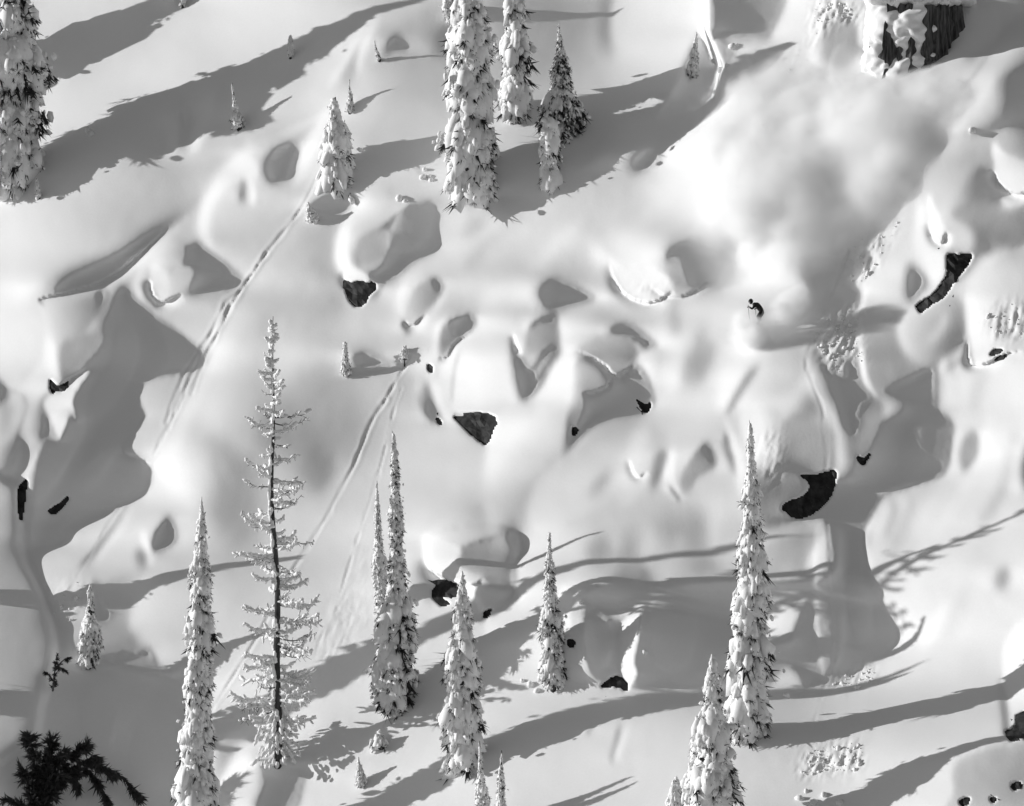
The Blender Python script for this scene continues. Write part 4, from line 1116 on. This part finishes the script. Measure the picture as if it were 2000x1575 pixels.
# ------------------------------------------------------------------ bare larch
def larch():
    rng = np.random.default_rng(3)
    b = at(541, 1485, .15); k = MPP * (CAM_D + b.y) / CAM_D
    h = (1485 - 618) * k; lean = -8 * k
    root = thing('larch', 'tall half bare larch with dark trunk and rimed branches, lower left', 'tree', b)
    ax = lambda t: np.array([lean * t + .10 * math.sin(t * 7) + .07 * math.sin(t * 17 + 1), .05 * math.sin(t * 5), h * t])
    tt = np.linspace(-.02, 1, 22)
    v, f = tube([ax(t) for t in tt], np.clip(.20 * (1 - tt) ** .8 + .012, .012, .22), 9)
    tr = mesh_obj('trunk', v, f, M_BARK, root)
    n = int(h / .22); P = []; D = []; S = []
    for i in range(n):                                     # snow stuck on the windward side of the trunk
        t = rng.uniform(.03, .97); a = rng.uniform(2.2, 4.6); r = .20 * (1 - t) ** .8 + .02
        P.append(ax(t) + np.array([math.cos(a) * r, math.sin(a) * r, 0])); D.append(np.array([.05, 0, -1.0])); S.append(np.array([rng.uniform(.12, .36), .07 + .3 * r, .05 + .3 * r]))
    mesh_obj('snow', *place_lumps(np.array(P), np.array(D), np.array(S), rng), M_LOAD, tr)['kind'] = 'stuff'
    # branches: (height share, length in picture points), thinner and shorter towards the top
    prof_t = [0, .06, .12, .25, .4, .5, .58, .63, .66, .70, .74, .765, .78, .85, .93, 1]
    prof_w = [50, 62, 88, 95, 80, 70, 78, 80, 60, 40, 42, 88, 40, 30, 18, 5]
    t = .035; i = 0
    while t < .985:
        L = np.interp(t, prof_t, prof_w) * k * rng.uniform(.32, 1.15)
        if .755 < t < .775: L = 80 * k * rng.uniform(.85, 1.05)
        a = rng.choice([0, math.pi]) + rng.normal() * .75
        out = np.array([math.cos(a), math.sin(a), 0])
        droop = rng.uniform(-.30, .10) - .25 * (1 - t); curl = rng.uniform(.15, .5)
        u = np.linspace(0, 1, 7)
        path = np.array([ax(t) + out * L * s * (1 - .08 * s) + np.array([0, 0, L * (droop * s + curl * s ** 2.4)]) + rng.normal(size=3) * .02 * L * s for s in u])
        bare = .25 if rng.uniform() < .38 else 1.0
        parts = [tube(path, .030 * (1 - u * .8) * (.5 + L / 2.5), 5)]
        tp = []; td = []; tz = []
        for s in np.linspace(.2, 1, int(5 + L / .16)):
            j = min(int(s * 6), 5); q = path[j] + (path[j + 1] - path[j]) * (s * 6 - j)
            e = out * .5 + np.array([0, 0, rng.uniform(-.9, .7)]) + rng.normal(size=3) * .55; e /= np.linalg.norm(e); l = L * rng.uniform(.08, .24) * (1.2 - .5 * s)
            parts.append(tube([q, q + e * l * .5 + np.array([0, 0, -.05 * l]), q + e * l], [.014, .011, .006], 4))
            if rng.uniform() < .95 * bare:
                tp.append(q + e * l * rng.uniform(.3, .9) + np.array([0, 0, .02])); td.append(e); tz.append(np.array([max(l * .5, .07), rng.uniform(.045, .085), rng.uniform(.045, .085)]))
        for s in np.linspace(.10, .98, int(4 + L / .11)):
            j = min(int(s * 6), 5); q = path[j] + (path[j + 1] - path[j]) * (s * 6 - j)
            if rng.uniform() < (.9 if t < .55 else .62) * bare:
                tp.append(q + np.array([0, 0, .05])); td.append(path[j + 1] - path[j]); tz.append(np.array([rng.uniform(.10, .27), rng.uniform(.06, .14), rng.uniform(.06, .13)]))
        br = mesh_obj('branch', *join(parts), M_BARK, root)
        if tp: mesh_obj('snow', *place_lumps(np.array(tp), np.array(td), np.array(tz), rng, True), M_LOAD, br)['kind'] = 'stuff'
        t += rng.uniform(.5, 1.2) * (.0076 if t < .5 else .0092) * (1.0 if t < .7 else .75); i += 1
    # snow heaped on the lowest whorls
    P = []; D = []; S = []
    for i in range(230):
        a = rng.uniform(0, 6.28); r = rng.uniform(.08, 1) * 52 * k; z = rng.uniform(-12, 95) * k
        r *= 1 - .4 * z / (95 * k)
        P.append([math.cos(a) * r, math.sin(a) * r, z]); D.append([math.cos(a) * .6, math.sin(a) * .6, -.8]); l = rng.uniform(.12, .30); S.append([l, l * .45, l * .42])
    mesh_obj('snow_skirt', *place_lumps(np.array(P), np.array(D), np.array(S), rng, True), M_LOAD, root)['kind'] = 'stuff'
larch()
# --------------------------------------------------- dark rock under the pillows
rr = np.random.default_rng(21)
for lab, poly in ROCKS:
    P = np.array(poly); x0, y0 = P.min(0) - 9; x1, y1 = P.max(0) + 9
    nxr = max(6, int((x1 - x0) / 9)); nyr = max(6, int((y1 - y0) / 9))
    X, Y = np.meshgrid(np.linspace(x0, x1, nxr), np.linspace(y0, y1, nyr))
    X = X + rr.uniform(-3, 3, X.shape); Y = Y + rr.uniform(-3, 3, Y.shape)
    u = (X - (x0 + x1) / 2) / (x1 - x0) * 2; v = (Y - (y0 + y1) / 2) / (y1 - y0) * 2
    D = depth(X, Y) + (.04 if max(x1 - x0, y1 - y0) < 42 else .08) + .10 * (u * u + v * v) + rr.normal(size=X.shape) * .07
    A = to_world(X, Y, D).reshape(-1, 3); B = to_world(X, Y, depth(X, Y) + 1.3).reshape(-1, 3)
    i = np.arange(nxr * nyr).reshape(nyr, nxr); k = nxr * nyr
    q = np.stack([i[:-1, :-1], i[1:, :-1], i[1:, 1:], i[:-1, 1:]], -1).reshape(-1, 4)
    rim = np.concatenate([i[0, :], i[1:, -1], i[-1, -2::-1], i[-2:0:-1, 0]])
    w = np.stack([rim, np.roll(rim, -1), np.roll(rim, -1) + k, rim + k], -1)
    F_ = np.concatenate([q[:, [0, 1, 2]], q[:, [0, 2, 3]], (q + k)[:, [0, 2, 1]], (q + k)[:, [0, 3, 2]], w[:, [0, 1, 2]], w[:, [0, 2, 3]]])
    V_ = np.concatenate([A, B]); c = V_.mean(0)
    o = mesh_obj('rock', V_ - c, F_, M_ROCK, smooth=False); o.location = c
    tag(o, lab, 'rock', 'dark rocks showing under the snow')

# ------------------------------------------------------------- broken old stump
M_STUMP = grain(material('stump_wood', .1, .9, .1), 2.2, .02, .16, .9, .12, (3.5, 3.5, .35))
def stump():
    rng = np.random.default_rng(9)
    b = at(1792, 128, -1.5); k = MPP * (CAM_D + b.y) / CAM_D
    root = thing('stump', 'broad dark broken tree stump capped with snow, top right', 'tree stump', b)
    n, m = 72, 14; R = 88 * k; V = []
    ang = np.linspace(0, 2 * math.pi, n, endpoint=False)
    ridge = np.interp(np.arange(n), np.arange(0, n, 2), rng.normal(size=n // 2) * .07) + rng.normal(size=n) * .035
    for j in range(m):
        t = j / (m - 1); z = (-55 + t * 170) * k
        top = 1 if j < m - 1 else 0
        for i, a in enumerate(ang):
            r = R * (1.12 - .16 * t) * (1 + ridge[i] * (1 + .3 * math.sin(9 * t + i)) + .02 * rng.normal())
            zz = z + (0 if j < m - 1 else rng.uniform(-6, 4) * k)
            V.append([r * math.cos(a), r * .8 * math.sin(a), zz])
    F_ = []
    for j in range(m - 1):
        for i in range(n):
            a, c = j * n + i, j * n + (i + 1) % n
            F_ += [[a, c, c + n], [a, c + n, a + n]]
    V.append([0, 0, 110 * k]); c = len(V) - 1
    for i in range(n): F_.append([(m - 1) * n + i, (m - 1) * n + (i + 1) % n, c])
    mesh_obj('trunk', np.array(V), np.array(F_), M_STUMP, root, smooth=False)
    # snow slab on top, and snow plastered over the left and centre of the broken face
    P = []; D = []; S = []
    for x in np.linspace(-84, 92, 15):
        P.append([x * k, rng.uniform(-.5, .1), 128 * k + .06]); D.append([1, 0, .02]); S.append([.75, 1.5, .40])
    mesh_obj('snow_cap', *place_lumps(np.array(P), np.array(D), np.array(S), rng), M_LOAD, root)
    na, nz_ = 70, 60; aa = np.linspace(math.radians(165), math.radians(318), na); zz = np.linspace(-30, 130, nz_)
    q1 = blur(rng.normal(size=(nz_, na)), 5); q1 /= q1.std(); q2 = blur(rng.normal(size=(nz_, na)), 1.6); q2 /= q2.std()
    AA, ZZ = np.meshgrid(aa, zz); u = (AA - aa[0]) / (aa[-1] - aa[0])
    cover = .95 - 2.1 * np.maximum(u - .56 - .0012 * (ZZ - 40), 0) * 2.4 - .9 * np.exp(-((u - .56) / .09) ** 2 - ((ZZ - 112) / 16) ** 2) - 1.6 * np.exp(-((u - .44) / .12) ** 2 - ((ZZ - 20) / 16) ** 2) + .26 * q1 + .16 * q2
    th = np.clip(cover, -.5, 1.0) * .58
    Rr = R * (1.06 - .16 * (ZZ + 55) / 180) + th + .03 * q2 * (th > 0)
    V = np.stack([Rr * np.cos(AA), Rr * .8 * np.sin(AA), ZZ * k], -1).reshape(-1, 3)
    i = np.arange(na * nz_).reshape(nz_, na)
    F_ = np.stack([i[:-1, :-1], i[:-1, 1:], i[1:, 1:], i[1:, :-1]], -1).reshape(-1, 4)
    mesh_obj('snow_plaster', V, F_, M_LOAD, root)
stump()

# ------------------------------------------------ dark conifer tops, lower left
def sprig(label, start, tips, length, seed, cat, name, wid=.10):
    rng = np.random.default_rng(seed)
    b = at(*start, .5); k = MPP * (CAM_D + b.y) / CAM_D
    root = thing(name, label, cat, b)
    for tx, ty, sx, sy in tips:
        a = np.array([(sx - start[0]) * k, rng.uniform(-.3, .3), (start[1] - sy) * k]); e = np.array([(tx - start[0]) * k, rng.uniform(-1.2, -.2), (start[1] - ty) * k])
        u = np.linspace(0, 1, 8)[:, None]; L = np.linalg.norm(e - a)
        path = a + (e - a) * u + np.array([0, 0, 1]) * (.12 * L * np.sin(np.pi * u)); path[:, 1] += rng.uniform(-.2, .2)
        br = mesh_obj('branch', *tube(path, np.linspace(.05, .012, 8), 5), M_BARK, root)
        m = max(6, int(L / .075)); s = rng.uniform(0.05, 1, m); idx_ = np.clip((s * 7).astype(int), 0, 6)
        p = path[idx_] + (path[idx_ + 1] - path[idx_]) * (s * 7 - idx_)[:, None]
        d = (path[idx_ + 1] - path[idx_]); d /= np.linalg.norm(d, axis=1, keepdims=True) + 1e-9
        d = d * .7 + np.array([0, 0, -.55]) + rng.normal(size=(m, 3)) * .35
        mesh_obj('needles', *place_sprays(p, d, np.full(m, length) * rng.uniform(.5, 1.2, m), rng, 24, .42, wid), M_NEEDLE, br, smooth=False)
    return root
sprig('dark snowless conifer top spreading its branches in the lower left corner', (80, 1600),
      [(58, 1438, 75, 1600), (102, 1443, 78, 1590), (45, 1500, 72, 1600), (130, 1460, 80, 1570), (170, 1452, 85, 1560), (192, 1478, 90, 1560), (150, 1500, 82, 1580),
       (232, 1518, 150, 1490), (272, 1556, 205, 1505), (120, 1510, 78, 1600), (215, 1570, 160, 1500), (8, 1562, 70, 1600), (60, 1530, 75, 1620), (100, 1545, 78, 1625), (160, 1545, 120, 1490), (95, 1480, 78, 1600), (70, 1470, 76, 1600)],
      .58, 61, 'tree', 'dark_conifer')
sprig('black conifer sprig sticking out beside the grey snow block, lower left', (103, 1352),
      [(112, 1280, 103, 1350), (140, 1283, 108, 1310), (133, 1312, 108, 1305), (88, 1312, 103, 1330), (112, 1330, 103, 1350)], .24, 62, 'branch', 'conifer_sprig')

# --------------------------------------------------------------------- skier
M_SUIT = grain(material('ski_clothing', .015, .8, .2), 20, .010, .022)
M_SKIN = material('skin', .35, .6); M_SKI = material('ski_base', .04, .35, .5); M_LENS = material('goggle_lens', .03, .15, .6)
def skin_body(name, joints, bones, mat, parent, root_i=0, sub=2):
    me = bpy.data.meshes.new(name); me.from_pydata([j[:3] for j in joints], bones, [])
    o = bpy.data.objects.new(name, me); COL.objects.link(o); o.parent = parent
    sk = o.modifiers.new('skin', 'SKIN'); ss = o.modifiers.new('sub', 'SUBSURF'); ss.levels = sub; ss.render_levels = sub
    for i, j in enumerate(joints):
        v = me.skin_vertices[0].data[i]; v.radius = (j[3], j[4] if len(j) > 4 else j[3]); v.use_root = (i == root_i)
    me.materials.append(mat); return o

def skier():
    b = at(1477, 626, .75)
    root = thing('person', 'skier in dark clothing bent low and turning through the deep powder cloud', 'person', b)
    # bent low to the left of the picture, knees deep, one arm forward (x right, y away, z up)
    J = [(.30, .05, .50, .17, .16),      # 0 pelvis
         (.20, 0, .66, .17, .15), (.05, -.03, .78, .19, .17), (-.10, -.06, .86, .16, .14), (-.20, -.08, .90, .065),   # 1-4 spine, chest, neck base, neck
         (.26, -.14, .44, .11), (.08, -.18, .22, .085), (.14, -.12, -.12, .07), (-.02, -.14, -.20, .055),                # 5-8 near leg
         (.36, .18, .42, .11), (.20, .18, .16, .085), (.24, .20, -.18, .07), (.08, .18, -.24, .055),                     # 9-12 far leg
         (-.08, -.26, .80, .078), (-.22, -.36, .60, .06), (-.38, -.32, .70, .046),                                          # 13-15 near arm
         (-.02, .18, .84, .078), (.12, .36, .76, .06), (.02, .44, .64, .046)]                                              # 16-18 far arm
    B = [(0, 1), (1, 2), (2, 3), (3, 4), (0, 5), (5, 6), (6, 7), (7, 8), (0, 9), (9, 10), (10, 11), (11, 12), (3, 13), (13, 14), (14, 15), (3, 16), (16, 17), (17, 18)]
    skin_body('body', J, B, M_SUIT, root)
    hv, hf = ico(3); hv = hv * np.array([.098, .085, .122]) * (1 + .10 * np.clip(-hv[:, :1], 0, 1) * (np.abs(hv[:, 2:3]) < .4))
    head = mesh_obj('head', hv + np.array([-.30, -.10, .98]), hf, M_SKIN, root)
    nv, nf = ico(2); mesh_obj('nose', nv * np.array([.025, .015, .022]) + np.array([-.405, -.10, .965]), nf, M_SKIN, head)
    hel = hv[:, :] * 1.22; keep = hel + np.array([-.29, -.10, 1.005])
    mask = [f for f in hf if not all(hv[i, 0] < -.02 and hv[i, 2] < .03 for i in f)]
    mesh_obj('helmet', keep, np.array(mask), M_SUIT, head)
    mesh_obj('goggles', nv * np.array([.03, .082, .042]) + np.array([-.385, -.10, 1.005]), nf, M_LENS, head)
    for hx, hy, hz, sgn in ((-.41, -.31, .72, -1), (-.01, .46, .63, 1)):   # gloves: palm, four curled fingers and a thumb
        pv, pf = ico(2); g = [(pv * np.array([.05, .045, .028]), pf)]
        for q in range(4):
            y = -.033 + .022 * q; ln = (.036, .045, .047, .040)[q]
            g.append(tube([(-.03, y, 0), (-.03 - ln, y, -.01), (-.035 - ln, y, -.04), (-.015 - ln * .6, y, -.055)], [.013, .012, .011, .008], 6))
        g.append(tube([(-.005, .035 * sgn, 0), (-.035, .06 * sgn, -.02), (-.05, .045 * sgn, -.045)], [.014, .012, .009], 6))
        gv, gf = join(g); mesh_obj('glove', gv + np.array([hx, hy, hz]), gf, M_SUIT, root)
        pole = tube([(hx - .03, hy, hz + .10), (hx - .03 + .05, hy, hz - .5), (hx + .12, hy + .05, hz - .95)], [.012, .009, .007], 6)
        mesh_obj('ski_pole', *pole, M_SKI, root)
    for y, x in ((-.12, .02), (.19, .12)):
        u = np.linspace(-.85, .95, 15); z = .012 + np.where(u < -.6, (u + .6) ** 2 * 1.2, 0)
        w = .055 + .02 * np.abs(u); V_ = []; F_ = []
        for i, s in enumerate(u):
            xx = x + s * .93; zz = z[i] - .30 + .30 * s * .6
            V_ += [[xx, y - w[i], zz], [xx, y + w[i], zz], [xx, y + w[i], zz + .015], [xx, y - w[i], zz + .015]]
        for i in range(14):
            for q in range(4): F_.append([i * 4 + q, i * 4 + (q + 1) % 4, i * 4 + 4 + (q + 1) % 4, i * 4 + 4 + q])
        F_ += [[0, 1, 2, 3], [56, 59, 58, 57]]
        mesh_obj('ski', V_, F_, M_SKI, root, smooth=False)
skier()

# ------------------------------------------------------------- blown powder snow
NRM = Vector((-.5, -1.0, 1.25)).normalized(); E1 = Vector((1, -.5, 0)).normalized(); E2 = NRM.cross(E1).normalized()
SLOPE_M = Matrix((E1, E2, NRM)).transposed().to_4x4()
def powder(label, cx, cy, off, ax, ay, az, dens, scale, seed, roll=0.0, lo=.42, hi=.72):
    hv, hf = ico(4)
    d = sum(np.sin(hv @ np.random.default_rng(seed + q).normal(size=3) * 2.6 + q) for q in range(4)) * .05
    o = mesh_obj('powder_cloud', hv * (1 + d)[:, None], hf, material('powder_air', .9))
    M = SLOPE_M @ Matrix.Rotation(roll, 4, 'Z') @ Matrix.Diagonal((ax, ay, az, 1)); M.translation = at(cx, cy, off); o.matrix_world = M
    m = o.data.materials[0]; nt = m.node_tree; nt.nodes.clear(); N = nt.nodes; L = nt.links
    out = N.new('ShaderNodeOutputMaterial'); pv = N.new('ShaderNodeVolumePrincipled')
    pv.inputs['Color'].default_value = (.995, .995, .995, 1); pv.inputs['Anisotropy'].default_value = 0
    tc = N.new('ShaderNodeTexCoord'); ln = N.new('ShaderNodeVectorMath'); ln.operation = 'LENGTH'; L.new(tc.outputs['Object'], ln.inputs[0])
    fo = N.new('ShaderNodeMapRange'); fo.inputs[1].default_value = .25; fo.inputs[2].default_value = .98; fo.inputs[3].default_value = 1; fo.inputs[4].default_value = 0; fo.interpolation_type = 'SMOOTHSTEP'
    L.new(ln.outputs['Value'], fo.inputs[0])
    mp = N.new('ShaderNodeMapping'); mp.inputs['Scale'].default_value = (ax, ay, az); mp.inputs['Location'].default_value = (seed * 3.1, seed, 0); L.new(tc.outputs['Object'], mp.inputs['Vector'])
    nz = N.new('ShaderNodeTexNoise'); nz.inputs['Scale'].default_value = scale; nz.inputs['Detail'].default_value = 4; nz.inputs['Roughness'].default_value = .55; L.new(mp.outputs[0], nz.inputs['Vector'])
    nr = N.new('ShaderNodeMapRange'); nr.inputs[1].default_value = lo; nr.inputs[2].default_value = hi; nr.inputs[3].default_value = .15; nr.inputs[4].default_value = 1; L.new(nz.outputs['Fac'], nr.inputs[0])
    mu = N.new('ShaderNodeMath'); mu.operation = 'MULTIPLY'; L.new(fo.outputs[0], mu.inputs[0]); L.new(nr.outputs[0], mu.inputs[1])
    m2 = N.new('ShaderNodeMath'); m2.operation = 'MULTIPLY'; m2.inputs[1].default_value = dens; L.new(mu.outputs[0], m2.inputs[0])
    L.new(m2.outputs[0], pv.inputs['Density']); L.new(pv.outputs[0], out.inputs['Volume'])
    o['kind'] = 'stuff'; o['label'] = label; o['category'] = 'powder snow'
    return o
def powder_sheet(label, outline, hmax, dens, soft, scale, seed):
    """powder hanging just above the snow: thin, following the ground, thinning to nothing at its rim"""
    P = smooth_pts(outline, 4, True); st = 10.0
    xs = np.arange(P[:, 0].min() - 3 * soft, P[:, 0].max() + 3 * soft, st); ys = np.arange(P[:, 1].min() - 3 * soft, P[:, 1].max() + 3 * soft, st)
    X, Y = np.meshgrid(xs, ys); rg = np.random.default_rng(seed)
    n = blur(rg.normal(size=X.shape), 4.0); n /= n.std(); n2_ = blur(rg.normal(size=X.shape), 1.8); n2_ /= n2_.std()
    m = blur(fill(P, xs, ys).astype(float), soft / st)
    h = hmax * np.maximum(m - .04, 0) * np.clip(.9 + .32 * n + .12 * n2_, .15, 1.8)
    D = depth(X, Y); k = X.size; idx_ = np.arange(k).reshape(X.shape); on = h > .012
    keep = on[:-1, :-1] | on[1:, :-1] | on[:-1, 1:] | on[1:, 1:]
    V_ = np.concatenate([to_world(X, Y, D - h - .02).reshape(-1, 3), to_world(X, Y, D + .25).reshape(-1, 3)])
    q = np.stack([idx_[:-1, :-1], idx_[1:, :-1], idx_[1:, 1:], idx_[:-1, 1:]], -1)[keep]
    faces = [q, (q + k)[:, ::-1]]
    kp = np.pad(keep, 1); a, b, c, d = idx_[:-1, :-1], idx_[1:, :-1], idx_[1:, 1:], idx_[:-1, 1:]
    for (u, v, sh) in ((a, b, kp[1:-1, :-2]), (b, c, kp[2:, 1:-1]), (c, d, kp[1:-1, 2:]), (d, a, kp[:-2, 1:-1])):
        e = keep & ~sh; u, v = u[e], v[e]; faces.append(np.stack([v, u, u + k, v + k], -1))
    F_ = np.concatenate(faces); used, inv = np.unique(F_, return_inverse=True)
    V_ = V_[used]; cen = V_.mean(0)
    o = mesh_obj('powder_cloud', V_ - cen, inv.reshape(F_.shape), material('powder_air', .9)); o.location = cen
    nt = o.data.materials[0].node_tree; nt.nodes.clear(); N = nt.nodes; L = nt.links
    out = N.new('ShaderNodeOutputMaterial'); pv = N.new('ShaderNodeVolumePrincipled')
    pv.inputs['Color'].default_value = (.995, .995, .995, 1); pv.inputs['Anisotropy'].default_value = 0
    tc = N.new('ShaderNodeTexCoord'); nz = N.new('ShaderNodeTexNoise'); nz.inputs['Scale'].default_value = scale; nz.inputs['Detail'].default_value = 4; L.new(tc.outputs['Object'], nz.inputs['Vector'])
    nr = N.new('ShaderNodeMapRange'); nr.inputs[1].default_value = .36; nr.inputs[2].default_value = .66; nr.inputs[3].default_value = .35 * dens; nr.inputs[4].default_value = 1.3 * dens; L.new(nz.outputs['Fac'], nr.inputs[0])
    L.new(nr.outputs[0], pv.inputs['Density']); L.new(pv.outputs[0], out.inputs['Volume'])
    o['kind'] = 'stuff'; o['label'] = label; o['category'] = 'powder snow'
    return o
powder_sheet('large cloud of blown powder snow pouring down the slope from the stump to the skier',
             [(1400, 150), (1480, 110), (1560, 140), (1650, 150), (1740, 150), (1840, 130), (1880, 180), (1800, 260), (1760, 340), (1710, 430), (1640, 480), (1580, 500), (1520, 520), (1460, 570), (1410, 520), (1375, 430), (1400, 320), (1375, 230)], 1.5, 1.5, 38, .55, 3)
powder('curl of powder snow thrown up right behind the skier', 1540, 600, 1.0, 1.25, 2.0, .9, 8.0, 1.3, 5, -.4, .46, .62)
powder('low spray of powder snow round the legs of the skier', 1464, 648, 1.0, 1.5, 1.3, .9, 9.0, 1.5, 6, -.4, .46, .6)

# ---------------------------------------------- crumbs of sloughed snow in the tracks
def rubble():
    rng = np.random.default_rng(31); P = []; S = []
    spots = [(0, 170), (1, 180), (2, 70), (3, 30), (4, 30), (5, 70), (7, 30), (11, 60)]
    for i, n in spots:
        poly = smooth_pts(RUBBLE[i][0], 3, True); lo_, hi_ = poly.min(0), poly.max(0); m = 0; tries = 0
        while m < n and tries < 40 * n:
            tries += 1; q = rng.uniform(lo_, hi_)
            if fill(poly, np.array([q[0]]), np.array([q[1]]))[0, 0]:
                s = float(np.clip(rng.lognormal(-3.5, .7), .015, .15)); P.append(np.array(at(q[0], q[1], s * .3 + .02))); S.append(np.array([s, s, s]) * rng.uniform(.6, 1.2, 3)); m += 1
    # single lumps fallen from the trees
    for x, y in ((1134, 1178), (1162, 1232), (1166, 1248), (1145, 1270), (1258, 1274), (1142, 1262), (830, 332), (838, 345), (826, 345), (842, 352), (780, 388), (792, 392), (1020, 1330), (1035, 1338), (1048, 1350), (1395, 120), (1408, 138), (1420, 128), (1430, 92), (1440, 88), (178, 262), (172, 255), (1900, 255), (1560, 1560), (1590, 1566), (1610, 1552), (1640, 1568), (1575, 1545)):
        s = rng.uniform(.12, .24); P.append(np.array(at(x, y, .05))); S.append(np.array([s, s, s]) * rng.uniform(.6, 1.2, 3))
    P = np.array(P)
    o = mesh_obj('snow_rubble', *place_lumps(P, rng.normal(size=P.shape), np.array(S), rng, True), M_LOAD)
    o['kind'] = 'stuff'; o['label'] = 'crumbs and small blocks of sloughed snow beside the ski tracks'; o['category'] = 'snow crumbs'
rubble()
